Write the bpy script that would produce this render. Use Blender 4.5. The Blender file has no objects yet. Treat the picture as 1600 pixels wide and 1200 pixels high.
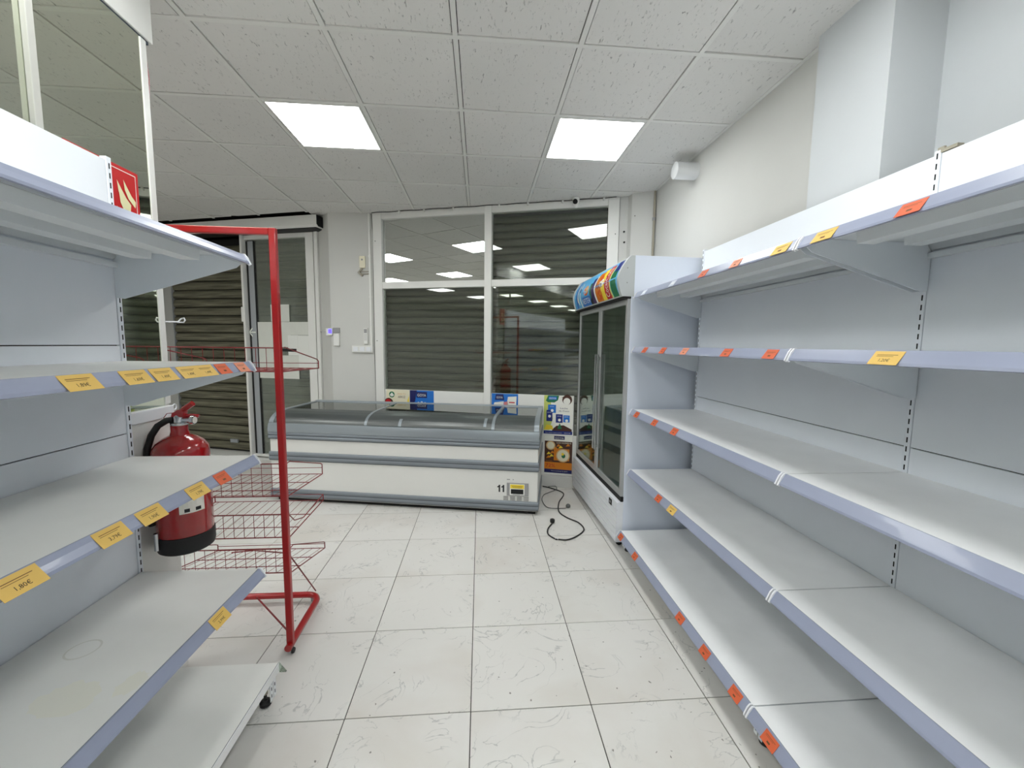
import bpy, math, random
from mathutils import Matrix, Vector
random.seed(7)
S = bpy.context.scene
COL = S.collection
PI = math.pi

# ------------------------------------------------------------------ camera, light, exposure
F_PX, PITCH, YAW, ROLL = 634.22, -.0963, .0789, .0116
EYE = 1.4917
HC = 2.928                       # ceiling height
cyw, syw = math.cos(YAW), math.sin(YAW)
fwd = Vector((syw*math.cos(PITCH), cyw*math.cos(PITCH), math.sin(PITCH)))
rgt = Vector((cyw, -syw, 0)); upv = rgt.cross(fwd)
r2 = math.cos(ROLL)*rgt + math.sin(ROLL)*upv
u2 = -math.sin(ROLL)*rgt + math.cos(ROLL)*upv
cam = bpy.data.cameras.new('camera'); cam.sensor_width = 36; cam.lens = F_PX/1600*36
cam.clip_start = .02; cam.clip_end = 100
co = bpy.data.objects.new('camera', cam); COL.objects.link(co)
co.matrix_world = Matrix(((r2.x, u2.x, -fwd.x, 0), (r2.y, u2.y, -fwd.y, 0), (r2.z, u2.z, -fwd.z, EYE), (0, 0, 0, 1)))
S.camera = co
w = bpy.data.worlds.new('world'); S.world = w; w.use_nodes = True
w.node_tree.nodes['Background'].inputs[0].default_value = (.5, .55, .6, 1)
w.node_tree.nodes['Background'].inputs[1].default_value = .05
S.view_settings.view_transform = 'Standard'; S.view_settings.look = 'None'
S.view_settings.gamma = 1; S.view_settings.use_curve_mapping = False
S.view_settings.exposure = 0.74
LAMP = 9.0                        # emission strength of the ceiling panels

# ------------------------------------------------------------------ materials
def lin(c):
    return tuple(((x/255)/12.92 if x/255 <= .04045 else ((x/255+.055)/1.055)**2.4) for x in c)
MATS = {}
def mat(name, rgb, rough=.5, metal=0, spec=.5, bump=0, bscale=60, var=0, vscale=3, emit=0, coat=0):
    """plain surface with fine grain (bump) and soft tone variation (var)"""
    m = bpy.data.materials.new(name); m.use_nodes = True; MATS[name] = m
    nt = m.node_tree; b = nt.nodes['Principled BSDF']
    c = lin(rgb)
    b.inputs['Base Color'].default_value = (*c, 1)
    b.inputs['Roughness'].default_value = rough; b.inputs['Metallic'].default_value = metal
    b.inputs['Specular IOR Level'].default_value = spec
    b.inputs['Coat Weight'].default_value = coat
    if emit:
        b.inputs['Emission Color'].default_value = (*c, 1); b.inputs['Emission Strength'].default_value = emit
    tc = nt.nodes.new('ShaderNodeTexCoord')
    if var:
        n = nt.nodes.new('ShaderNodeTexNoise'); n.inputs['Scale'].default_value = vscale; n.inputs['Detail'].default_value = 6
        nt.links.new(tc.outputs['Object'], n.inputs['Vector'])
        r = nt.nodes.new('ShaderNodeValToRGB')
        r.color_ramp.elements[0].position = .3; r.color_ramp.elements[1].position = .7
        r.color_ramp.elements[0].color = (*[x*(1-var) for x in c], 1); r.color_ramp.elements[1].color = (*[min(1, x*(1+var*.4)) for x in c], 1)
        nt.links.new(n.outputs['Fac'], r.inputs['Fac']); nt.links.new(r.outputs['Color'], b.inputs['Base Color'])
    if bump:
        n = nt.nodes.new('ShaderNodeTexNoise'); n.inputs['Scale'].default_value = bscale; n.inputs['Detail'].default_value = 4
        nt.links.new(tc.outputs['Object'], n.inputs['Vector'])
        bp = nt.nodes.new('ShaderNodeBump'); bp.inputs['Strength'].default_value = bump; bp.inputs['Distance'].default_value = .01
        nt.links.new(n.outputs['Fac'], bp.inputs['Height']); nt.links.new(bp.outputs['Normal'], b.inputs['Normal'])
    return m

def glass(name, tint, refl=.12, rough=.02, opacity=0, body=(60, 70, 65), top=.6):
    """thin pane: mostly clear, Fresnel-like mirror part, optional grey film"""
    m = bpy.data.materials.new(name); m.use_nodes = True; MATS[name] = m
    nt = m.node_tree; nt.nodes.clear(); L = nt.links.new
    out = nt.nodes.new('ShaderNodeOutputMaterial')
    tr = nt.nodes.new('ShaderNodeBsdfTransparent'); tr.inputs[0].default_value = (*lin(tint), 1)
    gl = nt.nodes.new('ShaderNodeBsdfGlossy'); gl.inputs['Color'].default_value = (.98, 1, .98, 1); gl.inputs['Roughness'].default_value = rough
    fr = nt.nodes.new('ShaderNodeLayerWeight'); fr.inputs['Blend'].default_value = .35
    mp = nt.nodes.new('ShaderNodeMapRange'); mp.inputs['To Min'].default_value = refl; mp.inputs['To Max'].default_value = min(1, refl+top)
    L(fr.outputs['Fresnel'], mp.inputs['Value'])
    mx = nt.nodes.new('ShaderNodeMixShader'); L(mp.outputs['Result'], mx.inputs[0])
    src = tr.outputs[0]
    if opacity:
        df = nt.nodes.new('ShaderNodeBsdfDiffuse'); df.inputs[0].default_value = (*lin(body), 1)
        m2 = nt.nodes.new('ShaderNodeMixShader'); m2.inputs[0].default_value = opacity
        L(tr.outputs[0], m2.inputs[1]); L(df.outputs[0], m2.inputs[2]); src = m2.outputs[0]
    L(src, mx.inputs[1]); L(gl.outputs[0], mx.inputs[2]); L(mx.outputs[0], out.inputs['Surface'])
    return m

mat('wall_paint', (208, 208, 204), .75, bump=.08, bscale=14, var=.03, vscale=2)
mat('wall_column', (208, 212, 215), .7, bump=.1, bscale=10, var=.03, vscale=2)
mat('ceiling_bar', (222, 222, 218), .6)
mat('void', (14, 14, 12), .95)
mat('grout', (74, 72, 66), .9)
mat('frame_white', (228, 228, 224), .45, var=.03, vscale=4)
mat('alu_grey', (168, 172, 176), .35, metal=.3)
mat('panel_white', (234, 239, 246), .42, var=.03, vscale=3)
mat('shelf_white', (238, 239, 240), .4, var=.05, vscale=5)
mat('shelf_under', (228, 233, 236), .5)
mat('bracket_white', (232, 238, 244), .45)
mat('rail_plastic', (152, 159, 181), .3, var=.04, vscale=8, coat=.2)
mat('cap_white', (232, 234, 238), .35)
mat('strip_grey', (178, 178, 172), .5)
mat('stain', (234, 233, 222), .45)
mat('ring_mark', (216, 215, 208), .45)
mat('shelf_stained', (236, 236, 232), .42, var=.10, vscale=2.2)
mat('edge_dark', (62, 72, 84), .5)
mat('slot_dark', (16, 18, 22), .9)
mat('label_yellow', (224, 186, 98), .6)
mat('label_orange', (212, 98, 58), .6)
mat('label_pale', (222, 142, 112), .6)
mat('label_clear', (206, 211, 222), .35)
mat('label_edge', (90, 74, 40), .6)
mat('ink', (28, 26, 30), .7)
mat('ink_brown', (110, 72, 40), .7)
mat('red_paint', (160, 8, 14), .3, coat=.4)
mat('red_wire', (122, 10, 18), .4)
mat('ext_red', (160, 4, 12), .18, coat=.8)
mat('black_rubber', (14, 14, 15), .55)
mat('black_matt', (20, 20, 20), .8)
mat('chrome', (200, 202, 204), .2, metal=1)
mat('freezer_white', (222, 222, 218), .35, var=.02)
mat('freezer_grey', (128, 135, 142), .38, metal=.25)
mat('freezer_grey_dark', (84, 90, 96), .45, metal=.2)
mat('freezer_lip', (150, 158, 164), .3, metal=.4)
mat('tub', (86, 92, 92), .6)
mat('fridge_side', (220, 227, 240), .4)
mat('fridge_white', (226, 229, 234), .35)
mat('fridge_frame', (188, 190, 190), .3, metal=.45)
mat('fridge_cap', (186, 190, 190), .4)
mat('fridge_inner', (206, 216, 212), .6)
mat('plastic_white', (230, 230, 226), .45)
mat('plastic_grey', (150, 150, 150), .45)
mat('beige_metal', (160, 154, 138), .5)
mat('led_blue', (60, 50, 255), .4, emit=3)
mat('pvc', (225, 227, 228), .4)
mat('cable_black', (24, 24, 24), .5)
mat('cable_grey', (92, 94, 92), .5)
mat('paper', (214, 216, 208), .8, var=.04, vscale=9)
mat('paper_bright', (226, 227, 222), .8)
mat('tape', (232, 236, 226), .4)
mat('sign_red', (196, 6, 12), .35)
mat('sign_cream', (226, 222, 176), .5)
mat('sign_white', (236, 232, 222), .5)
for n, c in dict(p_white=(236, 236, 228), p_cream=(232, 226, 200), p_blue=(30, 112, 200), p_deep=(18, 40, 120), p_navy=(22, 28, 92), p_sky=(90, 176, 226),
                 p_green=(22, 110, 70), p_lime=(196, 206, 110), p_yellow=(240, 214, 60), p_orange=(214, 126, 20), p_dkorange=(206, 84, 18), p_brown=(70, 36, 22),
                 p_red=(188, 22, 34), p_purple=(58, 30, 90), p_tan=(214, 176, 120), p_black=(20, 22, 28), p_skin=(236, 200, 160), p_teal=(24, 132, 120), p_pink=(208, 130, 130)).items():
    mat(n, c, .4)
glass('window_glass', (238, 242, 238), .05)
glass('clear_plastic', (224, 232, 224), .06)
mat('mirror', (222, 226, 212), .015, metal=1)
glass('mirror_film', (120, 130, 124), .58, .01, opacity=.9, body=(96, 102, 92))
glass('freezer_glass', (132, 142, 140), .20, .015)
glass('fridge_glass', (210, 222, 216), .15, .02)
glass('frosted_glass', (120, 128, 126), .08, .35, opacity=.45, body=(96, 102, 102), top=.3)

# ceiling board: fissured mineral fibre, tone differs a little from board to board
def ceiling_mat(name, rgb):
    m = mat(name, rgb, .9); nt = m.node_tree; b = nt.nodes['Principled BSDF']; L = nt.links.new
    tc = [n for n in nt.nodes if n.type == 'TEX_COORD'][0]
    oi = nt.nodes.new('ShaderNodeObjectInfo')
    add = nt.nodes.new('ShaderNodeVectorMath'); add.operation = 'ADD'
    mul = nt.nodes.new('ShaderNodeMath'); mul.operation = 'MULTIPLY'; mul.inputs[1].default_value = 37
    L(oi.outputs['Random'], mul.inputs[0]); L(tc.outputs['Object'], add.inputs[0]); L(mul.outputs[0], add.inputs[1])
    mp = nt.nodes.new('ShaderNodeMapping'); mp.inputs['Scale'].default_value = (95, 28, 30); mp.inputs['Rotation'].default_value = (0, 0, .25)
    L(add.outputs[0], mp.inputs['Vector'])
    n = nt.nodes.new('ShaderNodeTexNoise'); n.inputs['Scale'].default_value = 1; n.inputs['Detail'].default_value = 3; n.inputs['Distortion'].default_value = 1.2
    L(mp.outputs[0], n.inputs['Vector'])
    r = nt.nodes.new('ShaderNodeValToRGB'); r.color_ramp.elements[0].position = .27; r.color_ramp.elements[1].position = .37
    L(n.outputs['Fac'], r.inputs['Fac'])
    n2 = nt.nodes.new('ShaderNodeTexNoise'); n2.inputs['Scale'].default_value = 2.2; L(add.outputs[0], n2.inputs['Vector'])
    c = lin(rgb)
    mixv = nt.nodes.new('ShaderNodeMapRange'); mixv.inputs['To Min'].default_value = .93; mixv.inputs['To Max'].default_value = 1.05
    sm = nt.nodes.new('ShaderNodeMath'); sm.operation = 'ADD'; L(oi.outputs['Random'], sm.inputs[0]); L(n2.outputs['Fac'], sm.inputs[1])
    mixv.inputs['From Max'].default_value = 1.7; L(sm.outputs[0], mixv.inputs['Value'])
    sc = nt.nodes.new('ShaderNodeVectorMath'); sc.operation = 'SCALE'; sc.inputs[0].default_value = c; L(mixv.outputs[0], sc.inputs['Scale'])
    mx = nt.nodes.new('ShaderNodeMix'); mx.data_type = 'RGBA'; L(r.outputs['Color'], mx.inputs['Factor'])
    mx.inputs['A'].default_value = (*[x*.5 for x in c], 1); L(sc.outputs[0], mx.inputs['B'])
    L(mx.outputs['Result'], b.inputs['Base Color'])
    bp = nt.nodes.new('ShaderNodeBump'); bp.inputs['Strength'].default_value = .5; bp.inputs['Distance'].default_value = .004
    L(r.outputs['Color'], bp.inputs['Height']); L(bp.outputs['Normal'], b.inputs['Normal'])
    return m
ceiling_mat('ceiling_board', (218, 217, 214))

# floor: white ceramic with faint grey veins, scuffs and dirt
def floor_mat(name):
    m = mat(name, (214, 213, 206), .32); nt = m.node_tree; b = nt.nodes['Principled BSDF']; L = nt.links.new
    tc = [n for n in nt.nodes if n.type == 'TEX_COORD'][0]
    oi = nt.nodes.new('ShaderNodeObjectInfo'); mul = nt.nodes.new('ShaderNodeMath'); mul.operation = 'MULTIPLY'; mul.inputs[1].default_value = 53
    add = nt.nodes.new('ShaderNodeVectorMath'); add.operation = 'ADD'
    L(oi.outputs['Random'], mul.inputs[0]); L(tc.outputs['Object'], add.inputs[0]); L(mul.outputs[0], add.inputs[1])
    def noise(s, d, dist):
        n = nt.nodes.new('ShaderNodeTexNoise'); n.inputs['Scale'].default_value = s; n.inputs['Detail'].default_value = d; n.inputs['Distortion'].default_value = dist
        L(add.outputs[0], n.inputs['Vector']); return n
    def ramp(src, stops):
        r = nt.nodes.new('ShaderNodeValToRGB'); e = r.color_ramp.elements
        e[0].position, e[0].color = stops[0][0], (*[stops[0][1]]*3, 1)
        e[1].position, e[1].color = stops[-1][0], (*[stops[-1][1]]*3, 1)
        for p, v in stops[1:-1]:
            k = e.new(p); k.color = (v, v, v, 1)
        L(src, r.inputs['Fac']); return r
    v1 = noise(4.6, 5, 1.7)
    vein = ramp(v1.outputs['Fac'], [(.488, 0), (.499, 1), (.501, 1), (.512, 0)])
    gate = ramp(noise(5.5, 2, 0).outputs['Fac'], [(.46, 0), (.60, 1)])
    vg = nt.nodes.new('ShaderNodeMath'); vg.operation = 'MULTIPLY'; L(vein.outputs[0], vg.inputs[0]); L(gate.outputs[0], vg.inputs[1])
    dirt = ramp(noise(2.0, 8, .4).outputs['Fac'], [(.46, 0), (.85, 1)])
    speck = ramp(noise(46, 1, 0).outputs['Fac'], [(.77, 0), (.79, 1)])
    base = lin((219, 217, 213))
    def mixc(fac, k, col, a):
        mm = nt.nodes.new('ShaderNodeMath'); mm.operation = 'MULTIPLY'; mm.inputs[1].default_value = k; L(fac, mm.inputs[0])
        mx = nt.nodes.new('ShaderNodeMix'); mx.data_type = 'RGBA'; L(mm.outputs[0], mx.inputs['Factor'])
        if isinstance(a, tuple): mx.inputs['A'].default_value = (*a, 1)
        else: L(a, mx.inputs['A'])
        mx.inputs['B'].default_value = (*lin(col), 1); return mx.outputs['Result']
    c = mixc(dirt.outputs[0], .55, (186, 174, 160), base)
    c = mixc(vg.outputs[0], .55, (140, 142, 142), c)
    c = mixc(speck.outputs[0], .75, (90, 84, 76), c)
    L(c, b.inputs['Base Color'])
    rr = nt.nodes.new('ShaderNodeMapRange'); rr.inputs['To Min'].default_value = .30; rr.inputs['To Max'].default_value = .36
    L(dirt.outputs[0], rr.inputs['Value']); L(rr.outputs[0], b.inputs['Roughness'])
    return m
floor_mat('floor_tile')

# roller shutter: dark olive metal with horizontal dust streaks
def shutter_mat(name, rgb, dust):
    m = mat(name, rgb, .38, metal=.1); nt = m.node_tree; b = nt.nodes['Principled BSDF']; L = nt.links.new
    tc = [n for n in nt.nodes if n.type == 'TEX_COORD'][0]
    oi = nt.nodes.new('ShaderNodeObjectInfo'); mul = nt.nodes.new('ShaderNodeMath'); mul.operation = 'MULTIPLY'; mul.inputs[1].default_value = 19
    add = nt.nodes.new('ShaderNodeVectorMath'); add.operation = 'ADD'
    L(oi.outputs['Random'], mul.inputs[0]); L(tc.outputs['Object'], add.inputs[0]); L(mul.outputs[0], add.inputs[1])
    mp = nt.nodes.new('ShaderNodeMapping'); mp.inputs['Scale'].default_value = (2.5, 20, 42); L(add.outputs[0], mp.inputs['Vector'])
    n = nt.nodes.new('ShaderNodeTexNoise'); n.inputs['Scale'].default_value = 1; n.inputs['Detail'].default_value = 6; L(mp.outputs[0], n.inputs['Vector'])
    r = nt.nodes.new('ShaderNodeValToRGB'); r.color_ramp.elements[0].position = .38; r.color_ramp.elements[1].position = .74
    r.color_ramp.elements[0].color = (*lin(rgb), 1); r.color_ramp.elements[1].color = (*lin(dust), 1)
    L(n.outputs['Fac'], r.inputs['Fac']); L(r.outputs[0], b.inputs['Base Color'])
shutter_mat('shutter', (80, 78, 63), (132, 129, 108))
shutter_mat('shutter_window', (62, 60, 46), (96, 94, 76))

def emit_mat(name, rgb, s):
    m = bpy.data.materials.new(name); m.use_nodes = True; MATS[name] = m
    nt = m.node_tree; nt.nodes.clear(); o = nt.nodes.new('ShaderNodeOutputMaterial'); e = nt.nodes.new('ShaderNodeEmission')
    e.inputs[0].default_value = (*rgb, 1); e.inputs[1].default_value = s; nt.links.new(e.outputs[0], o.inputs[0])
emit_mat('lamp', (.98, 1.0, .985), LAMP)

# ------------------------------------------------------------------ mesh builder
_tc = {}
def text_polys(s, bold=False):
    if s not in _tc:
        cu = bpy.data.curves.new('t', 'FONT'); cu.body = s; cu.size = 1; cu.resolution_u = 2
        if bold: cu.offset = .02
        o = bpy.data.objects.new('t', cu); COL.objects.link(o)
        dg = bpy.context.evaluated_depsgraph_get(); e = o.evaluated_get(dg); me = e.to_mesh()
        vs = [(v.co.x, v.co.y) for v in me.vertices]; fs = [tuple(p.vertices) for p in me.polygons]
        e.to_mesh_clear(); bpy.data.objects.remove(o); bpy.data.curves.remove(cu)
        _tc[s] = (vs, fs)
    return _tc[s]

class MB:
    def __init__(s, mt=None): s.v = []; s.f = []; s.fm = []; s.mn = []; s.d = mt
    def _m(s, m):
        m = m or s.d
        if m not in s.mn: s.mn.append(m)
        return s.mn.index(m)
    def add(s, vs, fs, m=None):
        b = len(s.v); s.v += [tuple(v) for v in vs]; k = s._m(m)
        for f in fs: s.f.append(tuple(b+i for i in f)); s.fm.append(k)
    def box(s, x0, x1, y0, y1, z0, z1, m=None):
        x0, x1 = min(x0, x1), max(x0, x1); y0, y1 = min(y0, y1), max(y0, y1); z0, z1 = min(z0, z1), max(z0, z1)
        s.add([(x0,y0,z0),(x1,y0,z0),(x1,y1,z0),(x0,y1,z0),(x0,y0,z1),(x1,y0,z1),(x1,y1,z1),(x0,y1,z1)],
              [(3,2,1,0),(4,5,6,7),(0,1,5,4),(1,2,6,5),(2,3,7,6),(3,0,4,7)], m)
        return s
    def prism(s, pts, axis, a, b, m=None):
        """extrude 2D polygon; axis 'x': pts=(y,z); 'y': pts=(x,z); 'z': pts=(x,y)"""
        def P(p, t): return {'x': (t, p[0], p[1]), 'y': (p[0], t, p[1]), 'z': (p[0], p[1], t)}[axis]
        n = len(pts); ar = sum(pts[i][0]*pts[(i+1)%n][1]-pts[(i+1)%n][0]*pts[i][1] for i in range(n))
        if ar < 0: pts = pts[::-1]
        if axis == 'y': pts = pts[::-1]
        a, b = min(a, b), max(a, b)
        vs = [P(p, a) for p in pts]+[P(p, b) for p in pts]
        fs = [tuple(range(n))[::-1], tuple(range(n, 2*n))]+[(i, (i+1)%n, n+(i+1)%n, n+i) for i in range(n)]
        s.add(vs, fs, m); return s
    def tube(s, path, r, m=None, n=8, cap=True, rs=None):
        P = [Vector(p) for p in path]; k = len(P); rings = []; up = None
        for i in range(k):
            t = (P[min(i+1, k-1)]-P[max(i-1, 0)])
            t = t.normalized() if t.length > 1e-9 else Vector((0, 0, 1))
            if up is None:
                up = Vector((0, 0, 1)) if abs(t.z) < .9 else Vector((1, 0, 0))
            a = t.cross(up).normalized(); up = a.cross(t).normalized()
            q = rs[i] if rs else r
            rings.append([P[i]+q*(math.cos(2*PI*j/n)*a+math.sin(2*PI*j/n)*up) for j in range(n)])
        vs = [p for rg in rings for p in rg]
        fs = [(i*n+j, i*n+(j+1)%n, (i+1)*n+(j+1)%n, (i+1)*n+j) for i in range(k-1) for j in range(n)]
        if cap: fs += [tuple(range(n))[::-1], tuple((k-1)*n+j for j in range(n))]
        s.add(vs, fs, m); return s
    def lathe(s, prof, c, m=None, n=24, axis='z'):
        vs = []; k = len(prof)
        for r, h in prof:
            for j in range(n):
                a = 2*PI*j/n; x, y = r*math.cos(a), r*math.sin(a)
                p = {'z': (x, y, h), 'x': (h, x, y), 'y': (y, h, x)}[axis]
                vs.append((c[0]+p[0], c[1]+p[1], c[2]+p[2]))
        fs = [(i*n+j, i*n+(j+1)%n, (i+1)*n+(j+1)%n, (i+1)*n+j) for i in range(k-1) for j in range(n)]
        fs += [tuple(range(n))[::-1], tuple((k-1)*n+j for j in range(n))]
        s.add(vs, fs, m); return s
    # flat print on a surface: o origin, X / Y unit directions
    def poly(s, pts, o, X, Y, m, lift=0):
        o, X, Y = Vector(o), Vector(X), Vector(Y); N = X.cross(Y).normalized()*lift
        s.add([o+X*p[0]+Y*p[1]+N for p in pts], [tuple(range(len(pts)))], m); return s
    def rect(s, x0, x1, y0, y1, o, X, Y, m, lift=0): return s.poly([(x0,y0),(x1,y0),(x1,y1),(x0,y1)], o, X, Y, m, lift)
    def disc(s, cx, cy, rx, ry, o, X, Y, m, lift=0, n=20):
        return s.poly([(cx+rx*math.cos(2*PI*i/n), cy+ry*math.sin(2*PI*i/n)) for i in range(n)], o, X, Y, m, lift)
    def text(s, t, size, x, y, o, X, Y, m, lift=0, align='c', sx=1, width=None):
        vs, fs = text_polys(t)
        if not vs: return s
        x0 = min(v[0] for v in vs); x1 = max(v[0] for v in vs)
        if width: sx = width/((x1-x0)*size)
        off = {'c': (x0+x1)/2, 'l': x0, 'r': x1}[align]
        o, X, Y = Vector(o), Vector(X), Vector(Y); N = X.cross(Y).normalized()*lift
        s.add([o+X*(x+(v[0]-off)*size*sx)+Y*(y+v[1]*size)+N for v in vs], fs, m); return s
    def mesh(s, name):
        me = bpy.data.meshes.new(name); me.from_pydata([tuple(v) for v in s.v], [], s.f)
        for n in s.mn: me.materials.append(MATS[n])
        me.polygons.foreach_set('material_index', s.fm); me.update(); return me
    def build(s, name, parent=None, smooth=False, bevel=0, local=False, recenter=None):
        """world-space vertices by default; local=True when vertices are in the parent's own frame"""
        if parent is None and recenter is None: recenter = True
        off = Vector((0, 0, 0))
        if recenter and s.v:
            xs, ys, zs = zip(*s.v); off = Vector(((min(xs)+max(xs))/2, (min(ys)+max(ys))/2, min(zs)))
            s.v = [(v[0]-off.x, v[1]-off.y, v[2]-off.z) for v in s.v]
        me = s.mesh(name)
        o = bpy.data.objects.new(name, me); COL.objects.link(o)
        o.location = off
        if parent is not None:
            o.parent = parent
            if not local: o.matrix_parent_inverse = WM(parent).inverted()
        if smooth:
            me.polygons.foreach_set('use_smooth', [True]*len(me.polygons))
            try: me.set_sharp_from_angle(angle=math.radians(38))
            except Exception: pass
        if bevel:
            b = o.modifiers.new('bevel', 'BEVEL'); b.width = bevel; b.segments = 2; b.limit_method = 'ANGLE'; b.angle_limit = math.radians(40)
        return o
def WM(o):
    m = o.matrix_basis.copy() if o.parent is None else WM(o.parent) @ o.matrix_parent_inverse @ o.matrix_basis
    return m
def tag(o, label=None, cat=None, group=None, kind=None):
    if label: o['label'] = label
    if cat: o['category'] = cat
    if group: o['group'] = group
    if kind: o['kind'] = kind
    return o
def empty(name, loc=(0, 0, 0), rz=0):
    o = bpy.data.objects.new(name, None); COL.objects.link(o); o.location = loc; o.rotation_euler = (0, 0, rz)
    o.empty_display_size = .1; return o
def inst(name, me, parent, loc, rot=(0, 0, 0), local=False):
    o = bpy.data.objects.new(name, me); COL.objects.link(o); o.location = loc; o.rotation_euler = rot
    if parent is not None:
        o.parent = parent
        if not local: o.matrix_parent_inverse = WM(parent).inverted()
    return o

# ------------------------------------------------------------------ room frames
ANG = math.atan2(4.020-4.773, 1.297+1.191)             # direction of the street front, about -16.8 degrees
UX = Vector((math.cos(ANG), math.sin(ANG), 0)); UN = Vector((-math.sin(ANG), math.cos(ANG), 0))
OW = Vector((-1.191, 4.773, 0))                         # window front, left end
OD = Vector((-1.902, 5.077, 0))                         # recessed door front, right jamb
def fr(o, u, v): p = o+UX*u+UN*v; return (p.x, p.y)

XR = 1.625; XN = 1.79; XCOL = 1.566; YC0, YC1 = 1.555, 1.915
YB = -12.0; XL = -7.2

# ---- floor: grout bed with separate tiles
bed = MB('grout').box(XL, 2.0, YB, 6.6, -.06, -.004)
floor = tag(bed.build('floor', recenter=False), kind='structure')
T = .5; FX = -.0653*T; FY = 6.0531*T
tme = MB('floor_tile').box(.0022, T-.0022, .0022, T-.0022, -.012, 0).mesh('tile')
far = MB('floor_tile')
for i in range(-15, 4):
    for j in range(-31, 7):
        x, y = FX+i*T, FY+j*T
        if x+T < XL or x > 1.9: continue
        if i >= -9 and -8 <= j <= 5: inst('tile', tme, floor, (x, y, random.uniform(-.0006, .0006)))
        else: far.box(x+.002, x+T-.002, y+.002, y+T-.002, -.012, 0)
tag(far.build('tile_field', floor), kind='stuff')

# ---- ceiling: dark void, separate boards, bars, light panels
ceil = tag(MB('void').box(XL, 2.0, YB, 6.6, HC+.07, HC+.12).build('ceiling', recenter=False), kind='structure')
CT = .6; CX = -.2049*CT; CY = 3.4551*CT
lamps = [(i, j) for i in (-8, -5, -2, 1) for j in (1, -2, -5, -8, -11, -14, -17)]
def clip(poly, p, n):
    """keep the part of a polygon with (q-p).n <= 0"""
    out = []
    for k in range(len(poly)):
        a, b = poly[k], poly[(k+1) % len(poly)]
        da = (a[0]-p[0])*n[0]+(a[1]-p[1])*n[1]; db = (b[0]-p[0])*n[0]+(b[1]-p[1])*n[1]
        if da <= 0: out.append(a)
        if (da < 0 < db) or (db < 0 < da):
            t = da/(da-db); out.append((a[0]+(b[0]-a[0])*t, a[1]+(b[1]-a[1])*t))
    return out
bme = MB('ceiling_board').box(.0162, CT-.0162, .0162, CT-.0162, 0, .014).mesh('ceiling_tile')
farc = MB('ceiling_board')
dN = (UN.x, UN.y)
def front_line(x):
    if x < -1.75: return fr(OD, 0, -.27)
    return fr(OW, 0, .05)
for i in range(-13, 4):
    for j in range(-25, 7):
        if (i, j) in lamps: continue
        x, y = CX+i*CT, CY+j*CT
        if x > 1.75 or x+CT < XL: continue
        x0, x1, y0, y1 = x+.015, x+CT-.015, y+.015, y+CT-.015
        lim = XR-.012 if y > YC1 else XN-.01
        if y < YB: continue
        near = i >= -8 and j >= -4
        poly = [(x0, y0), (x1, y0), (x1, y1), (x0, y1)]
        p2 = clip(poly, (lim, 0), (1, 0)); p2 = clip(p2, front_line(x+.3), dN) if len(p2) > 2 else p2
        if len(p2) < 3: continue
        z = HC+.003+random.uniform(-.002, .002)
        if near:
            if p2 == poly:
                inst('ceiling_tile', bme, ceil, (x, y, z), (random.uniform(-.004, .004), random.uniform(-.004, .004), 0))
            else:
                MB('ceiling_board').prism(p2, 'z', z, z+.014).build('ceiling_tile', ceil, recenter=False)
        else: farc.prism(p2, 'z', z, z+.014)
tag(farc.build('ceiling_tile_field', ceil), kind='stuff')
for i in range(-12, 4):
    x = CX+i*CT
    if x > XR: continue
    ye = fr(OW, (x-OW.x)/UX.x, 0)[1]+.05 if x > -1.75 else fr(OD, (x-OD.x)/UX.x, 0)[1]-.26
    MB('ceiling_bar').box(x-.012, x+.012, YB, ye, HC-.001, HC+.012).build('grid_bar', ceil)
cross = MB('ceiling_bar')
for j in range(-24, 6):
    y = CY+j*CT
    for i in range(-12, 4):
        x = CX+i*CT
        if x > XR-.1: continue
        x1 = min(x+CT-.012, XR-.012 if y > YC1 else XN-.01)
        fl = front_line(x+.3)
        if (x+.4-fl[0])*dN[0]+(y-fl[1])*dN[1] > 0: continue
        if j >= -3 and i >= -7: MB('ceiling_bar').box(x+.012, x1, y-.012, y+.012, HC-.0005, HC+.012).build('grid_cross_bar', ceil)
        else: cross.box(x+.012, x1, y-.012, y+.012, HC-.0005, HC+.012)
tag(cross.build('grid_cross_bars', ceil), kind='stuff')
MB('ceiling_bar').box(XR-.02, XR, YC1, 3.81, HC-.002, HC+.012).build('edge_bar', ceil)

# ---- walls
def wall(name, poly, z0=0, z1=HC+.02, m='wall_paint'):
    return tag(MB(m).prism(poly, 'z', z0, z1).build(name, recenter=False), kind='structure')
wr = wall('wall_right', [(XR, 3.79), (XR, YC1-.05), (XR+.3, YC1-.05), (XR+.3, 3.79)])
wall('column_right', [(XCOL, YC0), (XN+.05, YC0), (XN+.05, YC1), (XCOL, YC1)], m='wall_column')
wall('wall_right_near', [(XN, YB), (XN+.2, YB), (XN+.2, YC0+.2), (XN, YC0+.2)], m='wall_column')
wall('wall_back', [(XL, YB-.2), (2.0, YB-.2), (2.0, YB), (XL, YB)])
wall('wall_left', [(XL-.2, YB), (XL, YB), (XL, 6.6), (XL-.2, 6.6)])
# front: pier at the right corner, pier between window and door
pe = fr(OW, 2.655, 0)
wf = wall('wall_front_right', [pe, (1.425, 3.985), (1.432, 3.905), (XR+.005, 3.795), (XR+.3, 3.9), (1.6, 4.4), fr(OW, 2.655, .25)])
wall('wall_front_pier', [(-1.700, 4.830), (-1.193, 4.776), fr(OW, 0, .32), (-1.55, 5.4), fr(OD, .002, .3), fr(OD, .002, 0)])
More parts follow.
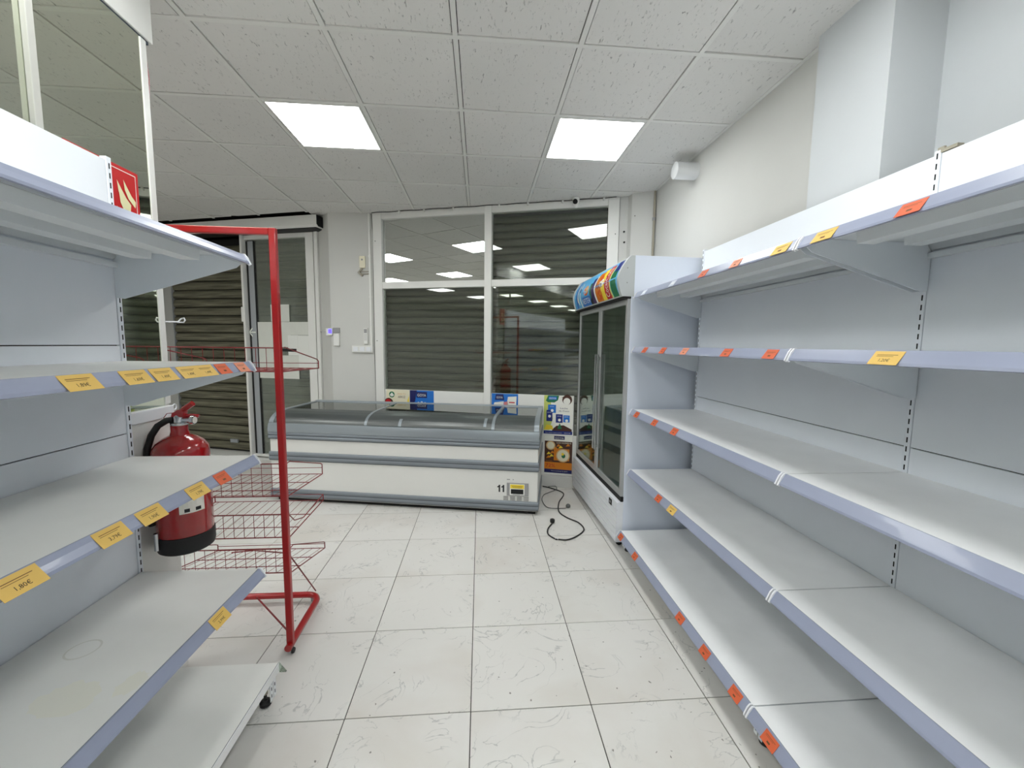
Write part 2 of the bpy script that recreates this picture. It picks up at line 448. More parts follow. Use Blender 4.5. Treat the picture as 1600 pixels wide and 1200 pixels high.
# ------------------------------------------------------------------ window fronts
def front_empty(name, o): return tag(empty(name, (o.x, o.y, 0), ANG), kind='structure')
def slat_profile(p):
    # one curved slat, (v, z), v positive is outwards
    return [(.004, 0), (-.012, p*.10), (-.020, p*.40), (-.017, p*.65), (-.006, p*.86), (.006, p*.93), (.010, p*.93), (-.004, p*.5), (.010, 0)]
def shutter(name, root, u0, u1, z0, z1, p, v, label, m, group=None):
    sh = empty(name, root, ANG)
    n = int(round((z1-z0)/p))
    me = MB(m).prism(slat_profile(p), 'x', 0, u1-u0).mesh('slat')
    me.polygons.foreach_set('use_smooth', [True]*len(me.polygons))
    try: me.set_sharp_from_angle(angle=math.radians(40))
    except Exception: pass
    for k in range(n):
        inst('slat', me, sh, (u0, v, z0+k*p), local=True)
    MB('black_matt').box(u0-.026, u1+.022, v+.012, v+.016, z0-.02, z1+.02).build('backing', sh, local=True)
    g = MB('alu_grey').box(u0-.028, u0-.006, v-.03, v+.02, z0, z1).build('guide_rail', sh, local=True)
    MB('alu_grey').box(u1+.006, u1+.024, v-.03, v+.02, z0, z1).build('guide_rail', sh, local=True)
    return tag(sh, label, 'shutter', group)

win = front_empty('window_1', OW)
fw = 'frame_white'
def member(root, nm, u0, u1, v0, v1, z0, z1, m=fw, bevel=.004): return MB(m).box(u0, u1, v0, v1, z0, z1).build(nm, root, local=True, bevel=bevel)
member(win, 'jamb', 0, .105, -.02, .06, 0, 2.925)
member(win, 'jamb', 2.545, 2.652, -.02, .06, 0, 2.925)
member(win, 'mullion', 1.292, 1.368, -.025, .06, 0, 2.925)
for a, b in ((.105, 1.292), (1.368, 2.545)):
    member(win, 'top_rail', a, b, -.015, .06, 2.855, 2.925)
    member(win, 'transom', a, b, -.015, .06, 2.100, 2.172)
member(win, 'lower_panel', .105, 1.292, 0, .03, .10, .968, 'plastic_white')
member(win, 'lower_panel', 1.368, 2.262, 0, .03, .10, .968, 'plastic_white')
member(win, 'lower_panel', 2.262, 2.545, .002, .03, .10, .545, 'plastic_white')
member(win, 'sill', 0, 2.652, -.055, .0, 0, .118, 'wall_paint')
member(win, 'opaque_pane', .112, 1.285, .022, .028, 2.175, 2.852, 'mirror_film', 0)
member(win, 'pane', .112, 1.285, .010, .016, .97, 2.098, 'window_glass', 0)
member(win, 'pane', 1.375, 2.538, .010, .016, .97, 2.098, 'window_glass', 0)
member(win, 'pane', 1.375, 2.538, .010, .016, 2.175, 2.852, 'window_glass', 0)
member(win, 'pane', 2.266, 2.538, .010, .016, .548, .966, 'window_glass', 0)
for z in (.62, 1.52, 2.62):
    MB('black_matt').lathe([(.005, -.0225), (.005, -.020)], (.03, 0, z), n=8, axis='y').build('screw', win, local=True)
for z in (1.2, 2.58):
    MB('black_matt').lathe([(.005, -.0225), (.005, -.020)], (2.62, 0, z), n=8, axis='y').build('screw', win, local=True)
shutter('roller_shutter', OW, .09, 1.300, .93, 2.16, .0785, .10, 'closed roller shutter behind the left-hand shop window pane', 'shutter_window')
shutter('roller_shutter', OW, 1.362, 2.56, .49, 2.88, .0785, .10, 'tall closed roller shutter behind the right-hand shop window panes', 'shutter_window')
# outer side closed
wall('wall_outside', [fr(OW, -.3, .30), fr(OW, 2.9, .30), fr(OW, 2.9, .4), fr(OW, -.3, .4)], m='void')

dr = front_empty('door_1', OD)
member(dr, 'jamb', -.045, 0, -.03, .10, 0, 2.80)
member(dr, 'gap_seal', -.062, -.046, 0, .06, 0, 2.79, 'black_rubber', 0)
# sliding leaf
lf = MB('frame_white')
lf.box(-.168, -.062, -.02, .03, 0, 2.79); lf.box(-1.065, -1.035, -.05, .03, 0, 2.79)
lf.box(-1.035, -.168, -.02, .03, 2.735, 2.79); lf.box(-1.035, -.168, -.02, .03, .03, .06)
leaf = lf.build('leaf_frame', dr, local=True, bevel=.003)
member(dr, 'leaf_stile', -1.0, -.925, .0, .035, .05, 2.72, 'alu_grey')
member(dr, 'leaf_seal', -1.03, -1.002, .005, .03, .05, 2.72, 'black_rubber', 0)
member(dr, 'leaf_seal', -.925, -.912, .005, .03, .05, 2.72, 'black_rubber', 0)
MB('window_glass').box(-.925, -.168, .012, .018, .06, 2.735).build('leaf_glass', dr, local=True)
member(dr, 'leaf_latch', -1.085, -1.064, -.055, .0, 1.74, 1.92, 'plastic_white')
member(dr, 'threshold', -2.6, 0, -.06, .14, 0, .012, 'plastic_white', 0)
shutter('roller_shutter', OD, -2.45, .03, .02, 2.80, .1135, .22, 'wide closed roller shutter filling the entrance behind the sliding door', 'shutter')
MB('alu_grey').box(-1.62, -1.50, .185, .21, .12, .17).build('shutter_lock', [o for o in COL.objects if o.get('label', '').startswith('wide closed')][0], local=True, bevel=.004)
wall('wall_outside_door', [fr(OD, -2.8, .4), fr(OD, .3, .4), fr(OD, .3, .5), fr(OD, -2.8, .5)], m='void')

hd = empty('door_operator_box', (OD.x, OD.y, 0), ANG)
MB('plastic_white').prism([(-.2, 2.812), (-.2, 2.916), (.0, 2.916), (.0, 2.79), (-.17, 2.79)], 'x', -2.3, .132).build('cover', hd, local=True)
MB('black_matt').prism([(-.196, 2.815), (-.196, 2.912), (.0, 2.912), (.0, 2.794), (-.168, 2.794)], 'x', .132, .138).build('end_plate', hd, local=True)
MB('black_rubber').box(-2.3, .1, -.165, -.01, 2.782, 2.79).build('brush_strip', hd, local=True)
tag(hd, 'long white sliding-door operator box above the entrance', 'door operator')

wall('wall_front_left', [fr(OD, -5.6, -.02), fr(OD, -2.46, -.02), fr(OD, -2.46, .4), fr(OD, -5.6, .4)])

# ------------------------------------------------------------------ glass partition on the left
XP = -1.345
pt = tag(empty('partition', (XP, 0, 0)), 'mirrored partition with white posts, header and low white panel behind the left shelving', 'partition')
MB('plastic_white').box(XP-.10, XP, -3, 1.905, 2.70, HC-.004).build('header_box', pt, bevel=.003)
MB('edge_dark').box(XP-.085, XP-.008, -3, 1.89, 2.688, 2.70).build('header_shadow_gap', pt)
MB('frame_white').box(XP-.030, XP, 1.838, 1.868, 1.22, 2.69).build('post', pt, bevel=.003)
MB('frame_white').box(XP-.035, XP-.006, 1.834, 1.862, 0, 1.22).build('post_foot', pt)
MB('strip_grey').box(XP-.0035, XP+.014, 1.395, 1.418, 1.22, 2.70).build('joint_strip', pt, bevel=.002)
MB('mirror').box(XP-.010, XP-.004, -3, 1.404, 1.2, 2.69).build('mirror_pane', pt)
MB('mirror').box(XP-.010, XP-.004, 1.406, 1.838, 1.2, 2.69).build('mirror_pane', pt)
MB('plastic_white').box(XP-.03, XP, -3, 1.862, .0, 1.165).build('low_panel', pt)
MB('cap_white').box(XP-.03, XP+.012, -3, 1.866, 1.165, 1.213).build('panel_cap', pt, bevel=.003)
ring = [(XP+.006, 1.876+.012*math.cos(a), 1.203+.012*math.sin(a)) for a in [k*PI/6 for k in range(13)]]
MB('cap_white').tube(ring, .003, n=6).build('hook_ring', pt, smooth=True)
tag(MB('cap_white').tube([(XP-.015, 1.860, 1.574), (XP-.012, 1.900, 1.574), (XP+.03, 1.902, 1.575)], .0035, n=6).tube([(XP+.025, 1.902, 1.573), (XP+.04, 1.902, 1.588), (XP+.052, 1.902, 1.592), (XP+.056, 1.902, 1.582), (XP+.050, 1.902, 1.573), (XP+.025, 1.902, 1.573)], .003, n=6).build('latch_hook', pt, smooth=True), 'small white looped hook')
MB('red_wire').tube([(XP-.005, 1.866, 2.66), (XP-.001, 1.872, 2.55), (XP-.004, 1.868, 2.46)], .002, n=5).build('loose_wire', pt, smooth=True)

# fire extinguisher sign on the partition
def fire_sign():
    o = (XP+.0062, 1.483, 1.847); X = (0, 1, 0); Y = (0, 0, 1)
    b = MB('sign_red').box(XP+.0005, XP+.0055, 1.483, 1.768, 1.847, 2.137)
    # print faces +x : use mirrored X so the normal points to the aisle
    X = (0, 1, 0); Y = (0, 0, 1)
    W = .285; H = .29
    for a in ((.012, W-.012, H-.016, H-.013), (.012, W-.012, .013, .016), (.012, .015, .013, H-.013), (W-.015, W-.012, .013, H-.013)):
        b.rect(*a, o, X, Y, 'sign_white', .0002)
    b.poly([(.087, .03), (.165, .03), (.165, .19), (.157, .21), (.14, .225), (.112, .225), (.095, .21), (.087, .19)], o, X, Y, 'sign_cream', .0003)
    b.rect(.115, .137, .225, .25, o, X, Y, 'sign_cream', .0003); b.rect(.115, .165, .245, .256, o, X, Y, 'sign_cream', .0004)
    b.rect(.153, .162, .14, .165, o, X, Y, 'sign_red', .0005)
    fl = [0]
    def flame(dx, dy, k):
        fl[0] += 1; h = .0003+.0002*fl[0]
        q = [(dx, dy+.10*k), (dx+.004*k, dy+.06*k), (dx+.020*k, dy+.028*k), (dx+.052*k, dy), (dx+.056*k, dy+.026*k), (dx+.036*k, dy+.045*k), (dx+.016*k, dy+.075*k)]
        for t in ((0, 1, 6), (1, 2, 5, 6), (2, 3, 4, 5)): b.poly([q[i] for i in t], o, X, Y, 'sign_cream', h)
    flame(.188, .135, 1.0); flame(.216, .155, .9); flame(.192, .085, 1.2); flame(.18, .03, 1.1); flame(.222, .045, .75)
    return tag(b.build('fire_sign'), 'red fire extinguisher sign with cream flames, above the left shelving', 'sign')
fire_sign()

# ------------------------------------------------------------------ shelving runs
def shelving(label, xb, sg, ys, zt, levels, d1, d2, rail, tags, seams, low_lip=False, top='shelf_white'):
    """xb plane of the back panels; sg direction of the aisle; ys upright positions from far to near"""
    root = tag(empty('shelving_unit', (xb, ys[0], 0)), label, 'shelving')
    dr_, ro = rail
    X = lambda d: xb+sg*d
    # uprights and slots
    for y in ys:
        up = MB('panel_white').box(X(-.020), X(.003), y-.010, y+.010, .06, zt+.012).build('upright', root, bevel=.002)
        sl = MB('slot_dark')
        z = .12
        while z < zt-.01:
            sl.box(X(.0030), X(.0036), y-.0022, y+.0022, z, z+.019)
            z += .0335
        sl.build('slots', up)
    # side slots visible from the end
    for a, b in zip(ys[:-1], ys[1:]):
        y0, y1 = b+.0112, a-.0112
        hs = sorted(set([levels[0]-.02]+[s for s in seams if s < zt]+[zt]))
        for z0, z1 in zip(hs[:-1], hs[1:]):
            MB('panel_white').box(X(-.010), X(0), y0, y1, z0+.0016, z1-.0016).build('back_panel', root, bevel=.0015)
        MB('slot_dark').box(X(-.016), X(-.011), y0-.002, y1+.002, hs[0], hs[-1]-.01).build('back_gap', root)
        for li, zs in enumerate(levels):
            D = d1 if li == 0 else d2
            y0s, y1s = b+.003, a-.003
            sh = MB(top)
            sh.box(X(.004), X(D), y0s, y1s, zs-.003, zs)
            sh.box(X(D-.002), X(D), y0s, y1s, zs-.032, zs-.003, 'shelf_under')       # folded front lip
            sh.box(X(.004), X(.006), y0s, y1s, zs-.03, zs-.003, 'shelf_under')
            sh.box(X(.004), X(D), y0s, y0s+.002, zs-.02, zs-.003, 'shelf_under').box(X(.004), X(D), y1s-.002, y1s, zs-.02, zs-.003, 'shelf_under')
            sh.box(X(.008), X(D-.003), y0s+.002, y1s-.002, zs-.005, zs-.0035, 'shelf_under')
            shelf = sh.build('shelf', root)
            for c in (.38, .73) if li else (.5,):
                xm = X(D*c)
                MB('shelf_under').prism([(xm-.034, zs-.006), (xm-.030, zs-.040), (xm+.030, zs-.040), (xm+.034, zs-.006)], 'y', y0s+.10, y1s-.10).build('stiffener', shelf)
            # rear flange under the shelf
            if li: MB('shelf_under').box(X(.001), X(.020), y0s+.014, y1s-.014, zs-.058, zs-.040).build('rear_flange', shelf)
            if li == 0 and low_lip:
                MB('shelf_white').box(X(D+.001), X(D+.004), y0s, y1s, zs-.032, zs+.001).build('front_lip', shelf)
                MB('edge_dark').box(X(D-.001), X(D+.001), y0s, y1s, zs-.0025, zs+.0008).build('lip_seam', shelf)
            else:
                # slanted price rail: hooks the shelf edge, leans outwards at the bottom
                x0, x1 = X(D+.001), X(D+.001+ro)
                prof = [(x0, zs+.002), (x0+sg*.004, zs+.002), (x0+sg*(.006+ro*.22), zs-.010), (x1-sg*.002, zs-dr_+.006), (x1, zs-dr_-.001), (x1-sg*.004, zs-dr_-.003), (x1-sg*.008, zs-dr_+.004), (x0+sg*.002, zs-.012), (x0, zs-.02)]
                pr = MB('rail_plastic').prism(prof, 'y', y0s+.003, y1s-.003).build('price_rail', shelf)
                MB('edge_dark').box(X(D-.0015), X(D+.0008), y0s, y1s, zs-.001, zs+.0008).build('rail_seam', shelf)
                for ye, s2 in ((y0s, 1), (y1s, -1)):
                    cp = [(X(D-.002), zs+.004), (X(D+.008), zs+.004), (X(D+.012+ro*.25), zs-.008), (X(D+ro+.006), zs-dr_-.003), (X(D+ro-.002), zs-dr_-.008), (X(D+.0), zs-.022)]
                    MB('cap_white').prism(cp, 'y', ye, ye+s2*.006).build('end_cap', shelf)
                for yt, colr, dz in tags.get(li, []):
                    if not (b < yt < a): continue
                    # frame on the slanted face
                    p0 = Vector((x0+sg*.006, yt, zs-.006)); p1 = Vector((x1+sg*.0005, yt, zs-dr_+.002))
                    dn = (p1-p0).normalized(); mid = (p0+p1)/2
                    outv = Vector((sg*abs(dn.z), 0, abs(dn.x)*1.0)).normalized()
                    Xd = Vector((0, -sg*-1 if False else (1 if sg > 0 else -1), 0)); Yd = -dn
                    Nn = Xd.cross(Yd)
                    if Nn.dot(outv) < 0: Xd = -Xd
                    W, Hh = (.078, .043) if colr == 'y' else (.062, .041)
                    mname = {'y': 'label_yellow', 'o': 'label_orange', 'p': 'label_pale', 'c': 'label_clear'}[colr]
                    tm = MB(mname); o = mid+outv*.0026
                    N = Xd.cross(Yd).normalized()
                    vs = [o+Xd*(sx*W/2)+Yd*(sy*Hh/2)+N*q for q in (0, .0008) for sx, sy in ((-1, -1), (1, -1), (1, 1), (-1, 1))]
                    tm.add(vs, [(3, 2, 1, 0), (4, 5, 6, 7), (0, 1, 5, 4), (1, 2, 6, 5), (2, 3, 7, 6), (3, 0, 4, 7)], mname)
                    if colr != 'c':
                        tm.rect(-W*.36, W*.34, Hh*.20, Hh*.235, o, Xd, Yd, 'ink_brown' if colr == 'y' else 'ink_brown', .0011)
                        tm.rect(-W*.36, W*.22, Hh*.10, Hh*.125, o, Xd, Yd, 'ink_brown', .0011)
                        if dz: tm.text(dz, Hh*.30, 0, -Hh*.28, o, Xd, Yd, 'ink', .0011)
                        else: tm.rect(-W*.10, W*.12, -Hh*.27, -Hh*.12, o, Xd, Yd, 'ink_brown', .0011)
                    else:
                        tm.rect(-W*.3, W*.3, -Hh*.2, Hh*.2, o, Xd, Yd, 'cap_white', .0011)
                    tag(tm.build('price_label', shelf), {'y': 'yellow price label', 'o': 'orange price label', 'p': 'pale orange price label', 'c': 'clear price label holder'}[colr])
    # brackets, base feet
    for k, y in enumerate(ys):
        sides = []
        if k < len(ys)-1: sides.append(-1)
        if k > 0: sides.append(1)
        for s2 in sides:
            yb = y+s2*.012
            for li, zs in enumerate(levels):
                if li == 0: continue
                MB('bracket_white').prism([(X(.004), zs-.030), (X(.004), zs-.165), (X(.03), zs-.168), (X(d2-.02), zs-.048), (X(d2-.004), zs-.034), (X(d2-.004), zs-.006), (X(.03), zs-.006)], 'y', yb, yb+s2*.003).build('bracket', root)
            zs = levels[0]
            MB('bracket_white').prism([(X(.0), .065), (X(d1-.12), .065), (X(d1-.03), .085), (X(d1-.01), zs-.034), (X(d1-.01), zs-.006), (X(0), zs-.006)], 'y', yb, yb+s2*.003).build('base_bracket', root)
        xf = X(d1-.06)
        MB('black_rubber').lathe([(.006, .02), (.006, .075)], (xf, y, 0), n=10).lathe([(.016, 0), (.022, .004), (.022, .016), (.012, .026)], (xf, y, 0), n=14).build('foot', root, smooth=True)
        MB('beige_metal').lathe([(.011, .05), (.011, .072)], (xf, y, 0), n=6).build('foot_nut', root)
        MB('black_rubber').lathe([(.018, 0), (.020, .01), (.008, .02), (.008, .07)], (X(.02), y, 0), n=12).build('foot', root, smooth=True)
        if sg < 0 or k == 0:
            kb = MB('cap_white').box(X(d1-.03), X(d1-.027), y-.022, y-.004, .03, zs-.03).box(X(d1-.03), X(d1-.027), y+.004, y+.022, .03, zs-.03)
            for z in [.045+.03*q for q in range(3)]: kb.box(X(d1-.0268), X(d1-.0262), y+.010, y+.014, z, z+.014, 'slot_dark').box(X(d1-.0268), X(d1-.0262), y-.016, y-.012, z, z+.014, 'slot_dark')
            kb.build('kickplate_holder', root)
    return root

RL = [.1578, .6122, 1.0486, 1.4868, 1.8581]
rt = {4: [(2.602, 'c', 0), (2.208, 'c', 0), (1.898, 'o', 0), (1.65, 'p', 0), (1.395, 'y', 0), (1.214, 'y', 0), (.959, 'o', 0)],
      3: [(2.551, 'o', 0), (2.293, 'o', 0), (2.041, 'p', 0), (1.677, 'o', 0), (1.41, 'o', 0), (.984, 'y', '1,20€')],
      2: [(2.643, 'o', 0), (2.359, 'o', 0), (2.106, 'o', 0)], 1: [(2.258, 'o', 0), (2.089, 'y', 0)],
      0: [(2.701, 'o', 0), (2.436, 'o', 0), (1.837, 'o', 0), (1.612, 'o', 0), (1.393, 'o', 0), (1.203, 'o', 0)]}
SEAM = [.482, .812, 1.142, 1.473, 1.803]
R = shelving('long white metal shelving run with five empty shelves along the right wall', 1.5349, -1, [2.763, 1.319, -.125], 2.147, RL, .5133, .4577, (.036, .026), rt, SEAM)
# broken clip end on upright top at the joint
MB('beige_metal').box(1.532, 1.556, 1.262, 1.320, 2.148, 2.158).box(1.532, 1.540, 1.300, 1.320, 2.158, 2.166).build('top_hook', R)
LL = [.1873, .5945, 1.0543, 1.4159, 1.8093]
lt = {3: [(.939, 'y', '1,89€'), (1.082, 'y', '1,69€'), (1.171, 'y', '1,49€'), (1.268, 'y', '1,49€'), (1.344, 'y', '1,49€'), (1.427, 'o', 0), (1.535, 'p', 0)],
      2: [(.789, 'y', '1,80€'), (.981, 'y', '3,79€'), (1.096, 'y', '1,90€'), (1.27, 'y', '1,79€'), (1.39, 'o', 0)], 1: [(1.335, 'y', '2,99€')]}
Lu = shelving('white metal shelving run with stained empty shelves on the left, yellow price labels', -1.3171, 1, [1.6134, .1694, -1.2746], 2.125, LL, .5005, .4426, (.030, .0235), lt, [.482, .812, 1.144, 1.473, 1.803], low_lip=True, top='shelf_stained')
tag(MB('clear_plastic').prism([(-.815, .190), (-.790, .155), (-.786, .150), (-.812, .150)], 'y', 1.604, 1.612).build('broken_clip', Lu), 'clear broken rail end clip')


# dried spill marks and a ring on the second shelf from the bottom
sz = LL[1]+.0004
def tb(mb, name, lab):
    mb.build(name, Lu)['label'] = lab
def mk(cx, cy, rx, ry, seed):
    b = MB('stain'); rr = random.Random(seed)
    b.add([(cx+rx*math.cos(2*PI*k/28)*rr.uniform(.75, 1.1), cy+ry*math.sin(2*PI*k/28)*rr.uniform(.75, 1.1), sz) for k in range(28)], [tuple(range(28))], 'stain'); return b
tb(mk(-1.03, 1.02, .075, .06, 3), 'stain', 'faint yellow stain'); tb(mk(-.91, 1.06, .03, .045, 5), 'stain', 'faint yellow stain')
rg = MB('ring_mark')
for k in range(28):
    a0, a1 = 2*PI*k/28, 2*PI*(k+1)/28
    P = lambda r, a: (-1.148+r*math.cos(a), 1.194+r*math.sin(a), sz+.0002)
    rg.add([P(.036, a0), P(.041, a0), P(.041, a1), P(.036, a1)], [(0, 1, 2, 3)], 'ring_mark')
tb(rg, 'ring_mark', 'faint grey ring mark')

# ------------------------------------------------------------------ drinks fridge
fg = tag(empty('drinks_fridge', (1.048, 2.800, 0), math.radians(1.7)), 'tall white two-door drinks fridge with curved illustrated canopy, right of the freezer', 'fridge')
FL = 1.235; FD = .545
B = MB('fridge_side')
B.box(0, FD, 0, .03, .05, 2.117).box(0, FD, FL-.03, FL, .05, 2.117).box(FD-.03, FD, .03, FL-.03, .05, 2.117)
B.box(0, FD, .03, FL-.03, 2.087, 2.117).box(0, FD-.03, .03, FL-.03, .05, .39)
B.build('cabinet', fg, local=True, bevel=.003)
MB('fridge_inner').box(.02, FD-.03, .031, .04, .39, 1.83).box(.02, FD-.03, FL-.04, FL-.031, .39, 1.83).box(FD-.04, FD-.031, .04, FL-.04, .39, 1.83).box(.0, FD-.04, .04, FL-.04, 1.80, 1.83).build('lining', fg, local=True)
# kick panel with louvres
kp = MB('fridge_white')
prof = [(0, .05), (-.048, .05)]
z = .06
for k in range(5):
    prof += [(-.050, z), (-.050, z+.036), (-.040, z+.040), (-.040, z+.044)]; z += .048
prof += [(-.050, .302), (-.046, .350), (-.025, .356), (0, .356)]
kp.prism([(p[0], p[1]) for p in prof], 'y', 0, FL).build('kick_panel', fg, local=True)
tag(MB('black_matt').box(-.053, -.049, .10, .155, .292, .335).rect(.015, .040, .012, .030, (-.0532, .155, .292), (0, -1, 0), (0, 0, 1), 'plastic_grey', 0).build('badge', fg, local=True), 'small black badge')
MB('black_matt').box(-.02, .0, .0, FL, .357, .392).build('door_track', fg, local=True)
mid = .60
for k, (a, b) in enumerate(((.004, mid), (mid+.004, FL-.004))):
    d = MB('fridge_frame')
    z0, z1 = .395, 1.822; st = .034
    d.box(-.022, 0, a, a+st, z0, z1).box(-.022, 0, b-st, b, z0, z1).box(-.022, 0, a+st, b-st, z0, z0+.045).box(-.022, 0, a+st, b-st, z1-.04, z1)
    do = d.build('door', fg, local=True, bevel=.002)
    MB('black_rubber').box(-.012, -.004, a+st, a+st+.008, z0+.045, z1-.04).box(-.012, -.004, b-st-.008, b-st, z0+.045, z1-.04).build('gasket', do, local=True)
    MB('fridge_glass').box(-.014, -.010, a+st, b-st, z0+.045, z1-.04).build('glass', do, local=True)
    hy = b-.040 if k == 0 else a+.012
    MB('chrome').box(-.050, -.034, hy, hy+.022, .60, 1.42).box(-.036, -.020, hy+.004, hy+.018, .62, .65).box(-.036, -.020, hy+.004, hy+.018, 1.37, 1.40).build('handle', do, local=True, bevel=.004)
for z in (.42, .70, .97, 1.24, 1.51):
    g = MB('cap_white')
    for y in [.05+.03*q for q in range(39)]:
        if y < FL-.05: g.tube([(.06, y, z), (FD-.05, y, z)], .002, n=4)
    g.tube([(.06, .05, z), (.06, FL-.05, z)], .004, n=5).tube([(.3, .05, z-.004), (.3, FL-.05, z-.004)], .003, n=5)
    g.build('wire_shelf', fg, local=True)
# canopy with curved printed front
cz0, cz1 = 1.836, 2.117
cprof = []
for k in range(13):
    t = k/12; z = cz0+(cz1-cz0-.012)*t
    cprof.append((-.058-.035*math.sin(PI*min(1, (t*.92+.05)))+.048*max(0, t-.45)**1.3*1.9, z))
def cfront(t):
    f = t*12; i = min(11, int(f)); q = f-i
    return (cprof[i][0]*(1-q)+cprof[i+1][0]*q, cprof[i][1]*(1-q)+cprof[i+1][1]*q)
body = [(0.02, cz0)]+cprof+[(cprof[-1][0]+.02, cz1), (0.02, cz1)]
cn = MB('fridge_cap'); cn.prism(body, 'y', .035, FL-.035)
cno = cn.build('canopy', fg, local=True)
bigger = [(x-.006 if i not in (0, len(body)-1) else x, z) for i, (x, z) in enumerate(body)]
for a, b in ((-.002, .035), (FL-.035, FL+.002)):
    MB('fridge_cap').prism(bigger, 'y', a, b).build('canopy_end', fg, local=True, bevel=.003)
for z in (1.93, 2.03):
    MB('plastic_grey').lathe([(.005, -.004), (.005, -.001)], (-.035, 0, z), n=8, axis='y').build('canopy_screw', fg, local=True)
MB('black_matt').box(-.06, 0, .0, FL, 1.824, 1.836).build('canopy_gap', fg, local=True)
# artwork: panels along the length, s=0 near end .. 1 far end ; viewed from the aisle s runs right to left
art = MB('p_blue')
AY0, AY1 = .04, FL-.04
def apt(s, t, lift): x, z = cfront(.03+.94*t); return (x-.0012-lift, AY0+(AY1-AY0)*s, z)
def astrip(s0, s1, m, t0=0, t1=1, lift=0, f=None, n=8, ns=1):
    for a in range(ns):
        sa = s0+(s1-s0)*a/ns; sb = s0+(s1-s0)*(a+1)/ns
        for k in range(n):
            ta = t0+(t1-t0)*k/n; tb = t0+(t1-t0)*(k+1)/n
            g = f or (lambda t: 0)
            art.add([apt(sb+g(tb), tb, lift), apt(sb+g(ta), ta, lift), apt(sa+g(ta), ta, lift), apt(sa+g(tb), tb, lift)], [(0, 1, 2, 3)], m)
def ablob(cs, ct, rs, rt, m, lift, n=16):
    art.add([apt(cs-rs*math.cos(2*PI*i/n), ct+rt*math.sin(2*PI*i/n), lift) for i in range(n)], [tuple(range(n))], m)
astrip(0, 1, 'p_sky'); wob = lambda t: .03*math.sin(t*PI)
astrip(.0, .09, 'p_green', 0, .75, .0004, wob); astrip(.0, .10, 'p_deep', .72, 1, .0004)
astrip(.095, .118, 'p_lime', 0, .9, .0006, wob)
astrip(.12, .21, 'p_red', 0, .96, .0008, wob)
astrip(.21, .31, 'p_yellow', 0, .93, .0008, wob); astrip(.28, .40, 'p_orange', 0, .9, .0010, wob)
ablob(.34, .2, .05, .16, 'p_dkorange', .0014); ablob(.30, .55, .05, .12, 'p_white', .0014); ablob(.33, .72, .04, .1, 'p_dkorange', .0016)
astrip(.405, .43, 'p_white', 0, .85, .0010, wob)
astrip(.43, .50, 'p_purple', 0, .62, .0010, wob); astrip(.43, .50, 'p_deep', .62, .82, .0010, wob)
astrip(.50, .545, 'p_green', 0, .7, .0010, wob); ablob(.53, .1, .03, .1, 'p_black', .0014)
astrip(.55, .76, 'p_blue', 0, .32, .0012); ablob(.655, .52, .062, .17, 'p_dkorange', .0014); ablob(.635, .55, .035, .13, 'p_tan', .0018)
astrip(.78, .80, 'p_white', 0, .85, .0012, wob); astrip(.84, .86, 'p_white', .1, .8, .0012, wob); astrip(.9, .94, 'p_blue', 0, 1, .0012)
ablob(.88, .3, .02, .12, 'p_white', .0016); ablob(.82, .6, .015, .08, 'p_deep', .0016)
def atext(t, s0, s1, t0, t1, m, lift, vert=False):
    vs, fs = text_polys(t)
    xa, xb_ = min(v[0] for v in vs), max(v[0] for v in vs); ya, yb_ = min(v[1] for v in vs), max(v[1] for v in vs)
    out = []
    for x, y in vs:
        a = (x-xa)/(xb_-xa); b = (y-ya)/(yb_-ya)
        if vert: s_, t_ = s0+(s1-s0)*(b), t0+(t1-t0)*a        # reads upwards
        else: s_, t_ = s1+(s0-s1)*a, t0+(t1-t0)*b
        if vert: s_ = s1+(s0-s1)*(1-b)
        out.append(apt(s_+wob(t_)*(1 if vert else 0), t_, lift))
    art.add(out, fs, m)
atext('Coca-Cola', .135, .195, .06, .90, 'p_white', .003, vert=True)
atext('NESTEA', .57, .76, .08, .26, 'p_white', .003)
atext('Fanta', .28, .42, .42, .60, 'p_deep', .003)
ao = art.build('canopy_print', fg, local=True)
for y in (.06, FL-.06):
    for x in (.0, FD-.07):
        MB('black_rubber').lathe([(.022, -.012), (.024, 0), (.022, .012)], (x, y, .024), n=14, axis='y').box(x-.012, x+.012, y-.016, y+.016, .03, .052, 'plastic_grey').build('castor', fg, local=True)

# ------------------------------------------------------------------ chest freezer
FZ = tag(empty('chest_freezer', (-1.955, 3.889, 0), math.atan2(3.411-3.889, .505+1.955)), 'long white island freezer with grey bumper rails and curved glass lids, under the window', 'freezer')
W = 2.506; Dp = .78
f = MB('freezer_white')
f.box(0, W, .0, .05, .035, .70); f.box(0, W, Dp-.05, Dp, .035, .80); f.box(0, .05, .05, Dp-.05, .035, .72); f.box(W-.05, W, .05, Dp-.05, .035, .72); f.box(.05, W-.05, .05, Dp-.05, .035, .16)
f.build('body', FZ, local=True, bevel=.004)
MB('tub').box(.05, W-.05, .051, .056, .16, .73).box(.05, W-.05, Dp-.056, Dp-.051, .16, .80).box(.051, .056, .05, Dp-.05, .16, .74).box(W-.056, W-.051, .05, Dp-.05, .16, .74).box(.05, W-.05, .05, Dp-.05, .16, .165).build('tub_lining', FZ, local=True)
MB('black_matt').box(.04, W-.02, .03, Dp-.03, .0, .035).build('plinth', FZ, local=True)
for x in (.10, W/2, W-.10):
    MB('black_rubber').lathe([(.03, 0), (.03, .03)], (x, .055, 0), n=14).build('foot', FZ, local=True)
